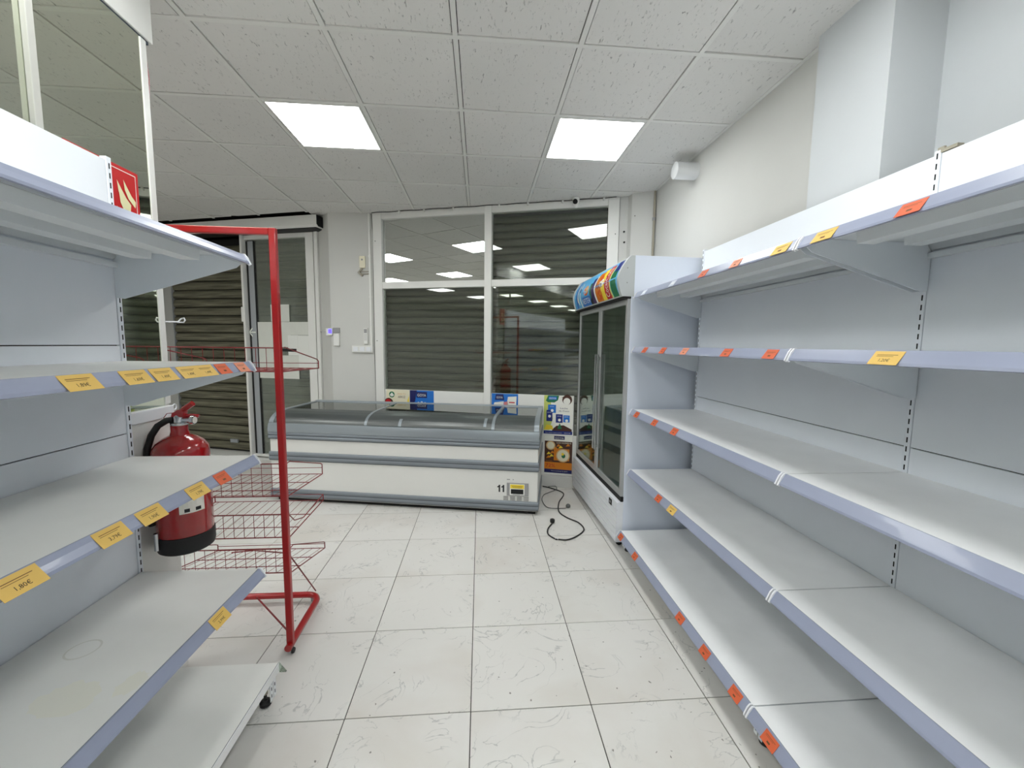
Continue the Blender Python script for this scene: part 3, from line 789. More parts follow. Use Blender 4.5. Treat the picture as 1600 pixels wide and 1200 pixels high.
def bumper(z0, z1, ribs, nm='bumper_rail'):
    h = z1-z0; pr = [(.0, z0)]
    for k in range(ribs):
        a = z0+h*k/ribs; b = z0+h*(k+1)/ribs
        pr += [(-.010, a+.002), (-.016, a+h/ribs*.3), (-.016, b-h/ribs*.3), (-.010, b-.002)]
    pr += [(.0, z1)]
    bb = MB('freezer_grey').prism(pr, 'x', -.006, W+.006)
    for k in range(1, ribs): bb.box(-.0065, W+.0065, -.0112, -.008, z0+h*k/ribs-.004, z0+h*k/ribs+.004, 'freezer_grey_dark')
    bb.box(-.0065, W+.0065, -.0105, 0, z0-.004, z0+.003, 'freezer_grey_dark')
    o = bb.build(nm, FZ, local=True, smooth=True)
    for x0, x1 in ((-.012, 0), (W, W+.012)):
        MB('freezer_grey').box(x0, x1, -.002, Dp, z0+.004, z1-.004).build(nm, FZ, local=True, bevel=.003)
bumper(.048, .122, 2); bumper(.398, .476, 2); bumper(.600, .662, 2)
MB('freezer_lip').prism([(-.016, .662), (-.020, .690), (-.006, .742), (.012, .748), (.012, .662)], 'x', -.006, W+.006).build('front_lip', FZ, local=True, smooth=True)
CP = [(.004, .748), (.010, .765), (.022, .780), (.036, .793), (.055, .805), (.075, .815), (.10, .824), (.17, .838), (.24, .842), (.26, .8432), (.28, .8434), (.68, .8478), (.70, .848)]
def arch(x0, x1, pts=CP, th=.016, m='freezer_lip', nm='lid_frame', lift=0, parent=FZ):
    lo = [(y+.004, z-th+lift) for y, z in pts]; hi = [(y-.002, z+.003+lift) for y, z in pts]
    b = MB(m)
    for k in range(len(pts)-1):
        b.prism([lo[k], lo[k+1], hi[k+1], hi[k]], 'x', x0, x1)
    return b.build(nm, parent, local=True)
arch(-.004, .040, nm='end_frame'); arch(W-.040, W+.004, nm='end_frame')
MB('freezer_lip').prism([(.0, .70), (.0, .745), (.10, .80), (.70, .832), (Dp, .80), (Dp, .70)], 'x', .0, .028).prism([(.0, .70), (.0, .745), (.10, .80), (.70, .832), (Dp, .80), (Dp, .70)], 'x', W-.028, W).build('end_panel', FZ, local=True)
MB('freezer_lip').box(-.004, W+.004, .70, .725, .815, .852).box(-.004, W+.004, .735, Dp, .80, .858).build('rear_rail', FZ, local=True, bevel=.004)
MB('freezer_grey_dark').box(0, W, .725, .735, .80, .846).build('rear_track', FZ, local=True)
def lid(x0, x1, lift):
    def sheet(pts, m, nm, parent):
        l = MB(m)
        for (ya, za), (yb, zb) in zip(pts[:-1], pts[1:]):
            l.prism([(ya, za-.002+lift), (yb, zb-.002+lift), (yb, zb+.002+lift), (ya, za+.002+lift)], 'x', x0, x1)
        return l.build(nm, parent, local=True)
    o = sheet([CP[-4], CP[-1]], 'freezer_glass', 'glass_lid', FZ)
    sheet(CP[:-3], 'frosted_glass', 'curved_front', o)
    return o
lidA = lid(.04, .93, -.004); lidB = lid(.945, 2.095, .002); lidC = lid(2.115, W-.04, -.004)
arch(.925, .950, lift=.004, parent=lidB); arch(2.092, 2.118, lift=.004, parent=lidB)
arch(1.245, 1.272, CP[:5], .010, lift=.003, nm='lid_handle', parent=lidA); arch(2.02, 2.045, CP[1:7], .010, lift=.006, nm='lid_handle', parent=lidB)
# wire baskets inside
def basket(x0, x1, m, lab=None):
    b = MB(m); y0, y1, zt_, zb = .07, .70, .70, .46
    for k in range(int((x1-x0)/.045)+1):
        x = x0+k*.045
        b.tube([(x, y0, zt_), (x, y0+.01, zb), (x, y1-.01, zb), (x, y1, zt_)], .0022, n=4)
    for k in range(15):
        y = y0+k*.045; b.tube([(x0, y, zt_), (x0+.01, y, zb), (x1-.01, y, zb), (x1, y, zt_)], .0022, n=4)
    for z in (zt_, .62, .54, zb): b.tube([(x0, y0, z), (x1, y0, z), (x1, y1, z), (x0, y1, z), (x0, y0, z)], .0032, n=5)
    return tag(b.build('wire_basket', FZ, local=True), lab)
for k, x in enumerate((.08, .47, .86, 1.25, 1.64)): basket(x, x+.36, 'freezer_grey_dark')
basket(2.03, 2.43, 'red_wire', 'red wire basket')
# controls, number, vents
o_, X_, Y_ = (0, -.0008, 0), (1, 0, 0), (0, 0, 1)
MB('plastic_grey').box(2.235, 2.425, -.008, .001, .170, .285).box(2.262, 2.392, -.011, -.008, .178, .278, 'plastic_white').box(2.272, 2.382, -.0125, -.011, .190, .232, 'black_matt').rect(2.266, 2.388, .238, .274, (0, -.0114, 0), X_, Y_, 'p_yellow').rect(2.28, 2.375, .256, .260, (0, -.0118, 0), X_, Y_, 'ink_brown').rect(2.285, 2.37, .245, .248, (0, -.0118, 0), X_, Y_, 'ink_brown').rect(2.29, 2.35, .182, .186, (0, -.0118, 0), X_, Y_, 'plastic_grey').build('control_panel', FZ, local=True)
v = MB('black_matt')
for c in range(4):
    for r_ in range(4): v.box(2.205+c*.060, 2.248+c*.060, -.002, .0, .132+r_*.010-.004, .132+r_*.010-.001)
v.build('vent_slots', FZ, local=True)
for k, x in enumerate((2.150, 2.186)):
    tag(MB('ink').poly([(x+.012, .197), (x+.026, .197), (x+.026, .262), (x+.014, .262), (x+.010, .252), (x, .247), (x, .237), (x+.012, .239)], (0, -.001, 0), X_, Y_, 'ink').build('digit_sticker', FZ, local=True), 'black digit 1')
MB('plastic_grey').rect(2.235, 2.262, .310, .318, (0, -.001, 0), X_, Y_, 'plastic_grey').disc(2.29, .314, .005, .005, (0, -.001, 0), X_, Y_, 'plastic_grey').build('maker_mark', FZ, local=True)

# ------------------------------------------------------------------ red wire display rack
RK = tag(empty('wire_rack', (-.90, 1.9, 0)), 'red wire display rack with sloping baskets at the end of the left shelving', 'rack')
rx0, rx1, ry0, ry1, rt_ = -1.50, -.903, 1.9, 2.315, 1.985
rb = 'red_paint'
MB(rb).box(rx1-.015, rx1+.015, ry0-.012, ry0+.012, .035, rt_).build('post', RK, bevel=.004)
MB(rb).box(rx0-.015, rx0+.015, ry0-.012, ry0+.012, .035, rt_).build('post', RK, bevel=.004)
MB(rb).box(rx0+.015, rx1-.015, ry0-.0118, ry0+.0118, rt_-.030, rt_-.0005).build('top_bar', RK, bevel=.004)
pth = [(rx1+.0, ry0-.03, .045)]+[(rx1-.01, ry1-.09, .045)]
pth += [(rx1-.01-.07*(1-math.cos(a)), ry1-.09+.07*math.sin(a), .045) for a in [PI/12*k for k in range(1, 7)]]
pth += [(rx0+.08-.07*math.sin(a), ry1-.02-.07*(1-math.cos(a)), .045) for a in [PI/12*k for k in range(0, 7)]]
pth += [(rx0, ry0-.03, .045)]
MB(rb).tube(pth, .017, n=10).build('base_tube', RK, smooth=True)
for x, y in ((rx1, ry0-.01), (rx1-.05, ry1-.03), (rx0, ry0-.01), (rx0+.05, ry1-.03)):
    MB('black_rubber').lathe([(.012, -.008), (.015, 0), (.012, .008)], (x+.008, y+.01, .0145), n=12, axis='x').box(x-.008, x+.006, y-.008, y+.012, .014, .04, 'plastic_grey').build('foot', RK)
wr_ = 'red_wire'
MB(wr_).tube([(rx1-.012, ry0+.01, .52), (rx1-.045, ry1, .055)], .0035, n=6).build('brace', RK)
MB(wr_).tube([(rx1-.014, ry0, .118), (-1.27, ry1-.02, .045)], .0045, n=6).build('brace', RK)
MB(wr_).tube([(rx1-.014, ry0+.01, .50), (-1.27, ry1-.02, .32), (rx0+.1, ry1, .30)], .0035, n=6).build('brace', RK)
def wbasket(zf, zr, hf, hr, loop=True):
    b = MB(wr_); xa, xb_ = -1.482, -.894; yf, yr = 1.915, 2.33
    n = 13
    def zz(y): return zf+(zr-zf)*(y-yf)/(yr-yf)
    for k in range(n):
        x = xa+(xb_-xa)*(k+.5)/n
        b.tube([(x, yf, zf+hf), (x, yf, zf), (x, yr, zr)], .0014, n=4)
    for y in (yf, yf+.10, yf+.24, yr):
        b.tube([(xa, y, zz(y)), (xb_, y, zz(y))], .0022 if y != yf else .0028, n=5)
    b.tube([(xa, yf, zf+hf), (xb_, yf, zf+hf)], .0028, n=5)
    b.tube([(xa, yf, zf), (xa, yr, zr)], .0028, n=5).tube([(xb_, yf, zf), (xb_, yr, zr)], .0028, n=5)
    if loop:
        for x in (xa, xb_):
            b.tube([(x, yf, zf), (x, yf, zf+hf), (x, yf+.03, zf+hf+.003), (x, yr-.02, zr+hr), (x, yr, zr+hr-.012), (x, yr, zr)], .0028, n=5)
        b.tube([(xa, yr, zr+hr*.55), (xb_, yr, zr+hr*.55)], .0018, n=5)
    else:
        for x in (xa, xb_):
            b.tube([(x, yf, zf+hf), (x-.02, yf+.10, zf+hf*.35), (x-.02, yf+.20, zf+.01), (x, yr, zr+.035), (x, yr, zr)], .0028, n=5)
        b.tube([(xa, yr, zr+.035), (xb_, yr, zr+.035)], .0018, n=5)
    return b.build('wire_basket', RK)
wbasket(1.358, 1.350, .107, .050); wbasket(.775, .747, .155, .067); wbasket(.575, .592, .112, .035, False); wbasket(.400, .306, .120, .046)

# ------------------------------------------------------------------ fire extinguisher
EX = tag(empty('fire_extinguisher', (-1.235, 1.745, .62)), 'red fire extinguisher with black hose hung on the low white panel, left', 'fire extinguisher')
ex, ey = -1.233, 1.747
MB('ext_red').lathe([(.092, .685), (.097, .70), (.097, 1.035), (.094, 1.055), (.080, 1.078), (.056, 1.097), (.034, 1.108), (.030, 1.125), (.030, 1.148)], (ex, ey, 0), n=40).build('cylinder', EX, smooth=True)
MB('black_rubber').lathe([(.088, .628), (.096, .634), (.100, .65), (.100, .700), (.096, .702)], (ex, ey, 0), n=40).build('base_ring', EX, smooth=True)
MB('chrome').lathe([(.028, 1.146), (.030, 1.150), (.030, 1.158), (.020, 1.162), (.018, 1.180), (.014, 1.19)], (ex, ey, 0), n=20).lathe([(.012, .0), (.012, .042), (.018, .044), (.018, .056)], (ex+.005, ey, 1.168), n=14, axis='x').build('valve', EX, smooth=True)
MB('sign_white').lathe([(.014, .0565), (.014, .0575)], (ex+.005, ey, 1.168), n=14, axis='x').build('gauge_face', EX)
MB('ext_red').prism([(ex-.022, 1.182), (ex+.024, 1.182), (ex+.030, 1.206), (ex+.004, 1.212), (ex-.018, 1.198)], 'y', ey-.014, ey+.014).build('valve_head', EX, bevel=.003)
MB('ext_red').tube([(ex+.0, ey, 1.196), (ex+.035, ey, 1.222), (ex+.058, ey, 1.238)], .011, n=10, rs=[.008, .012, .011]).build('lever', EX, smooth=True)
MB('ext_red').tube([(ex+.01, ey, 1.184), (ex+.045, ey+.01, 1.186), (ex+.070, ey+.015, 1.182)], .007, n=8).build('carry_handle', EX, smooth=True)
MB('red_wire').tube([(ex-.02, ey, 1.198), (ex-.045, ey, 1.195), (ex-.058, ey, 1.178), (ex-.055, ey, 1.160), (ex-.045, ey, 1.172), (ex-.02, ey, 1.178)], .0016, n=5).build('pin_seal', EX, smooth=True)
MB('black_rubber').tube([(ex-.016, ey-.005, 1.170), (ex-.040, ey-.01, 1.168), (ex-.068, ey-.02, 1.148), (ex-.088, ey-.03, 1.11), (ex-.098, ey-.04, 1.06), (ex-.103, ey-.045, .98), (ex-.103, ey-.045, .85), (ex-.098, ey-.045, .74)], .0125, n=12).build('hose', EX, smooth=True)
MB('chrome').lathe([(.009, .66), (.009, .73)], (ex-.045, ey-.098, 0), n=10).build('nozzle_clip', EX, smooth=True)
# printed label on the cylinder
lb = MB('sign_white')
def lpatch(a0, a1, z0, z1, m, r):
    for k in range(6):
        p, q = a0+(a1-a0)*k/6, a0+(a1-a0)*(k+1)/6
        lb.add([(ex+r*math.cos(p), ey+r*math.sin(p), z0), (ex+r*math.cos(q), ey+r*math.sin(q), z0), (ex+r*math.cos(q), ey+r*math.sin(q), z1), (ex+r*math.cos(p), ey+r*math.sin(p), z1)], [(0, 1, 2, 3)], m)
lpatch(-1.15, -.25, .80, .97, 'sign_white', .0975); lpatch(-1.1, -.75, .865, .885, 'ink', .0978); lpatch(-1.1, -.3, .90, .96, 'sign_red', .0978); lpatch(-.98, -.80, .806, .82, 'ink', .0978); lpatch(-.60, -.40, .806, .82, 'ink', .0978)
lb.build('printed_label', EX)
MB('plastic_grey').box(XP+.002, ex-.09, ey-.02, ey+.02, .95, .99).box(XP+.002, XP+.006, ey-.03, ey+.03, .93, 1.02).build('wall_bracket', EX)

# ------------------------------------------------------------------ posters
def on_front(o, u, z, v=-.0015): p = o+UX*u+UN*v; return (p.x, p.y, z)
UXt = tuple(UX); ZU = (0, 0, 1)
def poster(o, u, z0, w_, h_, base, draw, label, v=-.0005):
    org = Vector(on_front(o, u, z0, v)); b = MB(base)
    vs = [org+UX*a+Vector((0, 0, c))+UN*q for q in (0, -.0012) for a, c in ((0, 0), (w_, 0), (w_, h_), (0, h_))]
    b.add(vs, [(3, 2, 1, 0), (4, 5, 6, 7), (0, 1, 5, 4), (1, 2, 6, 5), (2, 3, 7, 6), (3, 0, 4, 7)], base)
    draw(b, tuple(org-UN*.0012), UXt, ZU, w_, h_)
    return tag(b.build('poster'), label, 'poster')
def L(b, o, X, Y, W, H):
    """helpers in relative units, 0..1 in both directions"""
    R_ = lambda x0, x1, y0, y1, m, l=.0004: b.rect(x0*W, x1*W, y0*H, y1*H, o, X, Y, m, l)
    D_ = lambda x, y, r, m, l=.0006, ry=None: b.disc(x*W, y*H, r*W, (ry or r)*W, o, X, Y, m, l)
    P_ = lambda pts, m, l=.0006: b.poly([(p[0]*W, p[1]*H) for p in pts], o, X, Y, m, l)
    T_ = lambda t, s, x, y, m, l=.0012, w=None: b.text(t, s*H, x*W, y*H, o, X, Y, m, l, width=(w*W if w else None))
    return R_, D_, P_, T_
def d_rice(b, o, X, Y, W, H):
    R_, D_, P_, T_ = L(b, o, X, Y, W, H)
    D_(.24, .86, .12, 'p_green'); P_([(.14, .84), (.24, .92), (.34, .84), (.24, .80)], 'p_white', .0009)
    T_('PARA TU', .07, .66, .86, 'p_tan', w=.34); T_('ARROZ', .09, .66, .77, 'p_brown', w=.32)
    D_(.10, .62, .20, 'p_brown'); D_(.08, .64, .13, 'p_red', .0009); D_(.72, .55, .16, 'p_tan'); D_(.45, .3, .3, 'p_tan'); D_(.45, .3, .22, 'p_orange', .0009)
    P_([(.9, .7), (.98, .85), (.96, .5)], 'p_yellow')
    R_(0, 1, 0, .07, 'p_brown')
def d_blue(b, o, X, Y, W, H):
    R_, D_, P_, T_ = L(b, o, X, Y, W, H)
    P_([(0, .5), (0, 1), (.3, 1), (.22, .7)], 'p_navy'); R_(.28, .72, .80, .96, 'p_navy', .0006); T_('GOYA', .105, .5, .835, 'p_white', w=.36)
    for k in range(9):
        a = PI*k/8; D_(.5+.36*math.cos(a), .45+.22*math.sin(a), .045, 'p_white', .0008); D_(.5+.36*math.cos(a), .45+.22*math.sin(a), .02, 'p_sky', .0011)
    P_([(.1, .1), (.3, .62), (.36, .6), (.2, .1)], 'p_sky'); P_([(.85, .1), (.72, .5), (.8, .6), (.95, .2)], 'p_sky'); D_(.5, .25, .2, 'p_white')
def d_tuna(b, o, X, Y, W, H):
    R_, D_, P_, T_ = L(b, o, X, Y, W, H)
    P_([(.12, .83), (.48, .83), (.44, .98), (.16, .98)], 'p_navy'); T_('GOYA', .08, .3, .87, 'p_white', w=.24)
    P_([(.55, .6), (.62, .92), (.95, .94), (.93, .62)], 'p_white'); P_([(.02, .55), (.1, .76), (.46, .8), (.44, .56)], 'p_white'); P_([(.45, .5), (.47, .78), (.62, .8), (.65, .5)], 'p_pink')
    R_(.14, .38, .64, .67, 'p_deep', .0012); R_(.66, .88, .76, .79, 'p_red', .0012)
    R_(0, 1, .0, .5, 'p_tan'); R_(0, .93, 0, .08, 'p_navy', .0009)
def d_leche(b, o, X, Y, W, H):
    R_, D_, P_, T_ = L(b, o, X, Y, W, H)
    P_([(0, .1), (0, 1), (.2, 1), (.32, .4), (.2, .1)], 'p_lime'); P_([(.06, .86), (.14, 1), (.52, 1), (.48, .88), (.36, .82), (.14, .82)], 'p_green', .0008)
    R_(.16, .44, .89, .97, 'p_blue', .0010); T_('GOYA', .06, .3, .905, 'p_white', .0014, w=.24)
    D_(.8, .90, .17, 'p_brown', .0008); D_(.79, .86, .12, 'p_white', .0010); P_([(.6, .96), (.8, 1), (.95, .98), (.9, .92)], 'p_brown', .0009)
    T_('Leche', .055, .70, .66, 'p_navy', .0012, w=.26); T_('de Coco', .055, .70, .59, 'p_navy', .0012, w=.36)
    R_(.14, .42, .55, .76, 'p_blue', .0010); R_(.09, .3, .33, .62, 'p_deep', .0012); R_(.42, .66, .30, .52, 'p_deep', .0012); R_(.68, .9, .32, .50, 'p_blue', .0012)
    for x, y in ((.28, .70), (.19, .55), (.54, .46), (.79, .45)): T_('GOYA', .03, x, y, 'p_white', .0018, w=.14); D_(x+.01, y-.09, .05, 'p_white', .0018)
    P_([(.02, .10), (.1, .24), (.3, .22), (.34, .12)], 'p_yellow', .0009); P_([(.3, .12), (.45, .22), (.7, .24), (.98, .14), (.98, .08), (.3, .08)], 'p_brown', .0008); P_([(.48, .14), (.56, .3), (.64, .14)], 'p_green', .0014)
    R_(0, 1, 0, .085, 'p_deep', .0012); T_('Ven a conocer la gama completa', .028, .35, .028, 'p_white', .0016, w=.58); T_('GOYA.ES', .03, .83, .028, 'p_white', .0016, w=.22)
def d_hummus(b, o, X, Y, W, H):
    R_, D_, P_, T_ = L(b, o, X, Y, W, H)
    R_(0, 1, 0, 1, 'p_white', .0003)
    R_(.34, .72, .91, 1.0, 'p_navy', .0008); T_('GOYA', .065, .53, .925, 'p_white', .0012, w=.32)
    R_(0, 1, 0, .86, 'p_brown', .0006)
    D_(.22, .74, .17, 'p_tan', .0009); D_(.22, .74, .13, 'p_cream', .0012)
    R_(.34, .9, .34, .66, 'p_orange', .0008); D_(.67, .48, .25, 'p_tan', .0012); D_(.67, .48, .21, 'p_cream', .0015); D_(.69, .47, .07, 'p_green', .0018, .08); D_(.66, .52, .05, 'p_yellow', .0020)
    for x, y in ((.15, .52), (.25, .46), (.14, .42), (.28, .55), (.5, .74), (.58, .70), (.4, .66), (.84, .76)): P_([(x-.08, y-.03), (x, y+.05), (x+.09, y-.01)], 'p_orange' if (x*100) % 2 < 1 else 'p_yellow', .0011)
    T_('LOS HUMMUS', .055, .70, .80, 'p_cream', .0014, w=.52)
    R_(0, 1.0, .10, .29, 'p_orange', .0012); T_('TOTAL', .03, .17, .31, 'p_orange', .0016, w=.25); T_('72%', .13, .22, .155, 'p_red', .0018, w=.34)
    R_(0, 1, 0, .10, 'p_navy', .0014); T_('Ven a conocer la gama', .03, .55, .045, 'p_white', .0018, w=.6)
poster(OW, .122, .555, .290, .412, 'p_cream', d_rice, 'cream food poster with green round logo, leftmost under the window')
poster(OW, .415, .555, .290, .412, 'p_blue', d_blue, 'blue poster with white bubbles above the freezer, beside the cream poster')
poster(OW, 1.378, .555, .290, .412, 'p_blue', d_tuna, 'blue poster with white packets, right of the window mullion')
poster(OW, 1.950, .558, .302, .410, 'p_white', d_leche, 'coconut milk poster with blue cans reading Leche de Coco')
poster(OW, 1.965, .138, .292, .400, 'p_brown', d_hummus, 'brown hummus poster with orange band reading 72%, below the coconut milk poster', v=-.0005)

# papers taped to the sliding door glass
def paper(u0, u1, z0, z1, label, m='paper', v=.009):
    org = Vector(on_front(OD, u0, z0, v)); a = u1-u0; c = z1-z0
    b = MB(m); vs = [org+UX*p+Vector((0, 0, q))+UN*t for t in (0, -.002) for p, q in ((0, 0), (a, 0), (a, c), (0, c))]
    b.add(vs, [(3, 2, 1, 0), (4, 5, 6, 7), (0, 1, 5, 4), (1, 2, 6, 5), (2, 3, 7, 6), (3, 0, 4, 7)], m)
    return tag(b.build('paper_sheet'), label, 'paper', 'paper sheets taped to the sliding door')
paper(-.71, -.445, 1.742, 1.950, 'square paper sheet taped topmost on the sliding door glass')
paper(-.91, -.44, 1.43, 1.738, 'wide paper sheet with faint stain taped left on the sliding door')
paper(-.44, -.172, 1.58, 1.738, 'paper sheet taped in the upper right corner group on the sliding door')
paper(-.478, -.335, 1.33, 1.578, 'small upright cream sheet beside the bright white one on the door', 'paper_bright', .0065)
paper(-.333, -.172, 1.17, 1.575, 'bright white upright sheet at the right edge of the sliding door', 'paper_bright', .0055)
paper(-.91, -.60, 1.04, 1.428, 'paper sheet taped lowest at the left on the sliding door')
paper(-.598, -.335, 1.04, 1.328, 'paper sheet taped lowest, just right of the red rack post', 'paper', .0075)
tag(MB('black_matt').prism([fr(OD, -.62, .004), fr(OD, -.36, .004), fr(OD, -.36, .0025), fr(OD, -.62, .0025)], 'z', 1.375, 1.412).build('tape_strip'), 'dark tape strip across the papers on the sliding door', 'tape')
ar = MB('tape'); ao_ = on_front(OD, -.985, 1.61, -.002)
for pts in ([(-.05, 0), (-.005, .055), (.008, .047), (-.03, 0), (.008, -.047), (-.005, -.055)], [(-.035, -.008), (.05, -.008), (.05, .008), (-.035, .008)]):
    ar.poly(pts, ao_, UXt, ZU, 'tape', .0005)
tag(ar.build('arrow_sticker'), 'small white arrow sticker pointing left on the sliding door', 'sticker')

# ------------------------------------------------------------------ small things on walls and ceiling
p0 = Vector((-1.70, 4.830, 0)); p1 = Vector((-1.193, 4.776, 0)); PX = (p1-p0).normalized(); PN = Vector((PX.y, -PX.x, 0))
def on_pier(name, label, cat): 
    return tag(empty(name, (p0.x, p0.y, 0), math.atan2(PX.y, PX.x)), label, cat)
ic = on_pier('intercom', 'white wall intercom with glowing blue display on the pier by the door', 'intercom')
MB('plastic_white').box(.03, .098, -.022, -.001, 1.455, 1.60).build('handset', ic, local=True, bevel=.005)
MB('plastic_grey').box(.025, .102, -.014, -.001, 1.602, 1.662).build('keypad', ic, local=True, bevel=.003)
MB('plastic_white').box(-.055, .02, -.02, -.0, 1.575, 1.655).build('display_case', ic, local=True, bevel=.003)
MB('led_blue').box(-.025, .012, -.0215, -.0195, 1.600, 1.645).build('display', ic, local=True)
MB('plastic_grey').tube([(-.12, -.01, 1.615), (-.05, -.01, 1.615)], .004, n=6).build('stub', ic, local=True)
rm = on_pier('remote_control', 'white air-conditioning remote in its holder above the light switches', 'remote control')
MB('plastic_white').box(.382, .428, -.026, -.001, 1.48, 1.66).build('case', rm, local=True, bevel=.004)
MB('plastic_grey').box(.388, .422, -.0268, -.0255, 1.605, 1.650).build('screen', rm, local=True)
bt = MB('plastic_grey')
for z in (1.585, 1.57, 1.555, 1.54, 1.525): bt.box(.392, .402, -.0275, -.0255, z, z+.006).box(.408, .418, -.0275, -.0255, z, z+.006)
bt.build('buttons', rm, local=True)
sw = on_pier('light_switch', 'triple white light switch on the pier left of the window', 'switch')
MB('plastic_white').box(.245, .485, -.030, -.001, 1.385, 1.462).build('box', sw, local=True, bevel=.004)
for k in range(3): MB('cap_white').box(.262+k*.075, .318+k*.075, -.036, -.029, 1.397, 1.448).build('rocker', sw, local=True, bevel=.003)
sn = on_pier('thermostat', 'small cream sensor box with a broken metal bracket high on the pier', 'sensor')
MB('p_cream').box(.352, .415, -.025, -.001, 2.33, 2.46).build('case', sn, local=True, bevel=.004)
MB('plastic_grey').disc(.383, 2.42, .010, .010, (0, -.0255, 0), (1, 0, 0), (0, 0, 1), 'plastic_grey').build('dial', sn, local=True)
MB('beige_metal').prism([(.330, 2.28), (.375, 2.33), (.385, 2.32), (.355, 2.285), (.39, 2.25), (.375, 2.238)], 'y', -.03, -.001).box(.36, .455, -.02, -.012, 2.262, 2.27).box(.36, .455, -.02, -.012, 2.288, 2.296).build('bracket', sn, local=True)
cd = on_pier('cable_trunking', 'narrow white cable duct running down the pier beside the window', 'cable duct')
MB('plastic_white').box(.455, .478, -.018, -.001, 1.46, 2.922).build('duct', cd, local=True, bevel=.002)
MB('plastic_white').box(.452, .481, -.021, -.0005, 2.0, 2.02).box(.452, .481, -.021, -.0005, 2.45, 2.47).build('clip', cd, local=True)
MB('cable_grey').tube([(.492, -.006, 2.92), (.505, -.006, 2.7), (.50, -.006, 2.2), (.497, -.006, 1.46), (.503, -.006, .9), (.508, -.006, .1)], .003, n=6).build('loose_cable', cd, local=True)

cw = MB('cable_black'); N_ = 40
for k in range(1): cw.tube([on_front(OW, .0+2.62*t/N_, 2.9215+.003*math.sin(t*1.3), -.030) for t in range(N_+1)], .0035, n=6)
cc = tag(cw.build('ceiling_cable', smooth=True), 'dark cable clipped along the top of the window frame', 'cable')
for u in (.33, .62, .95, 1.45, 1.75, 2.1, 2.5):
    q = on_front(OW, u, 2.912, -.028); MB('plastic_white').box(q[0]-.009, q[0]+.009, q[1]-.012, q[1]+.008, 2.900, 2.925).build('cable_clip', cc)
dc = empty('dome_camera', on_front(OW, 2.235, 0, -.065), ANG)
MB('plastic_white').lathe([(.030, HC-.058), (.033, HC-.045), (.033, HC-.002)], (0, 0, 0), n=20).build('housing', dc, smooth=True, local=True)
MB('plastic_white').lathe([(.004, HC-.094), (.022, HC-.080), (.030, HC-.058)], (0, 0, 0), n=20).build('tip', dc, smooth=True, local=True)
MB('black_matt').lathe([(.021, -.045), (.019, -.052), (.010, -.056)], (-.006, 0, HC-.045), n=18, axis='y').lathe([(.024, -.03), (.022, -.046)], (-.006, 0, HC-.045), n=18, axis='y').build('lens', dc, smooth=True, local=True)
tag(dc, 'small white security camera with black lens hung above the right window', 'security camera')
cdt = MB('beige_metal').lathe([(.011, 1.9), (.011, HC-.01)], (1.603, 3.783, 0), n=10)
cdo = tag(cdt.build('wall_conduit', smooth=True, recenter=True), 'thin grey-beige conduit down the right rear corner', 'conduit')
MB('plastic_grey').lathe([(.017, 2.655), (.017, 2.68)], (1.603, 3.783, 0), n=12).build('conduit_clip', cdo)
pv = MB('pvc').lathe([(.057, -.17), (.060, -.168), (.060, .0)], (XR, 3.10, 2.815), n=32, axis='x')
pvo = tag(pv.build('pipe_stub', smooth=True), 'white plastic pipe stub sticking out high on the right wall', 'pipe')
for k, (x, y, z) in enumerate(((1.455, 3.885, 2.72),)):
    MB('black_matt').lathe([(.005, -.004), (.005, 0)], (x, y-.006, z), n=6, axis='y').build('plug_hole', wf)
for u, z in ((2.70, 2.60), (2.705, 2.50)):
    q = fr(OW, u, -.004); MB('black_matt').lathe([(.009, -.004), (.009, .004)], (q[0], q[1]-.006, z), n=8, axis='y').build('plug_hole', wf)

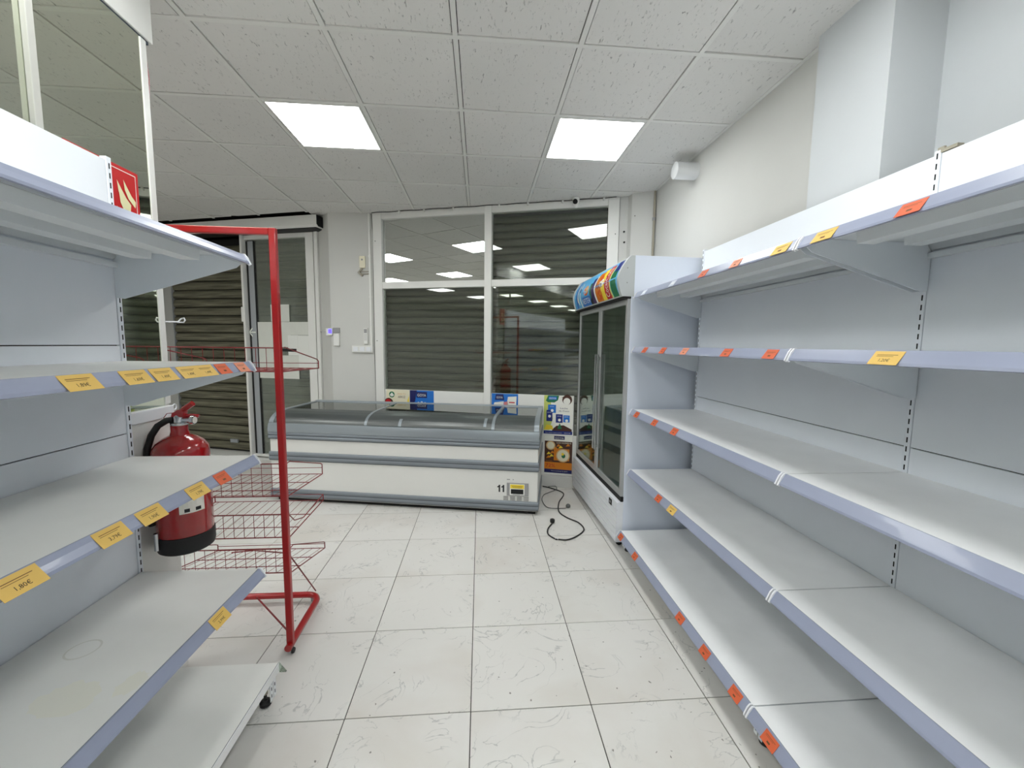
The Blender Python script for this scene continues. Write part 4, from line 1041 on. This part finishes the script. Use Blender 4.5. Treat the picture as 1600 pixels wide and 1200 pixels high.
# ------------------------------------------------------------------ cords on the floor
def smooth_path(pts, n=6):
    out = []; P = [Vector(p) for p in pts]; P = [P[0]]+P+[P[-1]]
    for i in range(1, len(P)-2):
        a, b, c, d = P[i-1:i+3]
        for k in range(n):
            t = k/n; out.append(.5*((2*b)+(c-a)*t+(2*a-5*b+4*c-d)*t*t+(3*b-3*c+d-a)*t**3))
    out.append(P[-2]); return out
ca = [(.665, 4.13), (.747, 4.064), (.842, 3.91), (.751, 3.681), (.711, 3.475), (.752, 3.346), (.831, 3.238), (.846, 3.112), (.776, 3.012), (.677, 2.944), (.604, 2.954), (.582, 2.963), (.542, 3.037), (.552, 3.128), (.599, 3.222)]
zc = lambda p, r: (p[0], p[1], r+.001)
A = tag(empty('power_cord', (.6, 3.2, 0)), 'black power cord with plug looping over the floor in front of the fridge', 'power cord')
MB('cable_black').tube(smooth_path([zc(p, .006) for p in ca]), .0055, n=8).build('cord', A, smooth=True)
MB('black_rubber').lathe([(.008, 0), (.019, .008), (.021, .022), (.019, .034), (.006, .04)], (.61, 3.245, .004), n=14).build('plug', A, smooth=True)
MB('cap_white').tube([zc((.604, 2.954), .0062), zc((.582, 2.963), .0062)], .0062, n=8).build('tape_wrap', A)
cb = [(.722, 4.12), (.790, 4.10), (.799, 4.05), (.778, 3.99), (.700, 3.95), (.635, 3.88), (.60, 3.745), (.62, 3.581), (.698, 3.548), (.788, 3.547)]
Bc = tag(empty('power_cord', (.8, 3.6, 0)), 'thinner grey power cord with grey plug beside the freezer end', 'power cord')
MB('cable_grey').tube(smooth_path([zc(p, .016 if 0 < k < 4 else .004) for k, p in enumerate(cb)]), .0038, n=8).build('cord', Bc, smooth=True)
MB('cable_grey').lathe([(.010, 0), (.021, .005), (.022, .02), (.012, .032)], (.815, 3.57, .002), n=14).build('plug', Bc, smooth=True)

# ------------------------------------------------------------------ ceiling lights
fme = MB('frame_white')
e = .012
for a in ((0, CT-.03, 0, e), (0, CT-.03, CT-.03-e, CT-.03), (0, e, e, CT-.03-e), (CT-.03-e, CT-.03, e, CT-.03-e)): fme.box(a[0], a[1], a[2], a[3], 0, .02)
fme = fme.mesh('frame')
dme = MB('lamp').box(e, CT-.03-e, e, CT-.03-e, .002, .010).mesh('diffuser')
labs = {(1, 1): 'lit square ceiling panel light nearest the right wall', (-2, 1): 'lit square ceiling panel light left of centre in the photo'}
for i, j in lamps:
    x, y = CX+i*CT+.015, CY+j*CT+.015
    if y < YB: continue
    lp = empty('ceiling_light', (x, y, HC-.001))
    inst('frame', fme, lp, (0, 0, 0), local=True); inst('diffuser', dme, lp, (0, 0, 0), local=True)
    tag(lp, labs.get((i, j), 'square ceiling panel light behind or beside the camera, seen only as a reflection'), 'ceiling light', 'square ceiling panel lights')
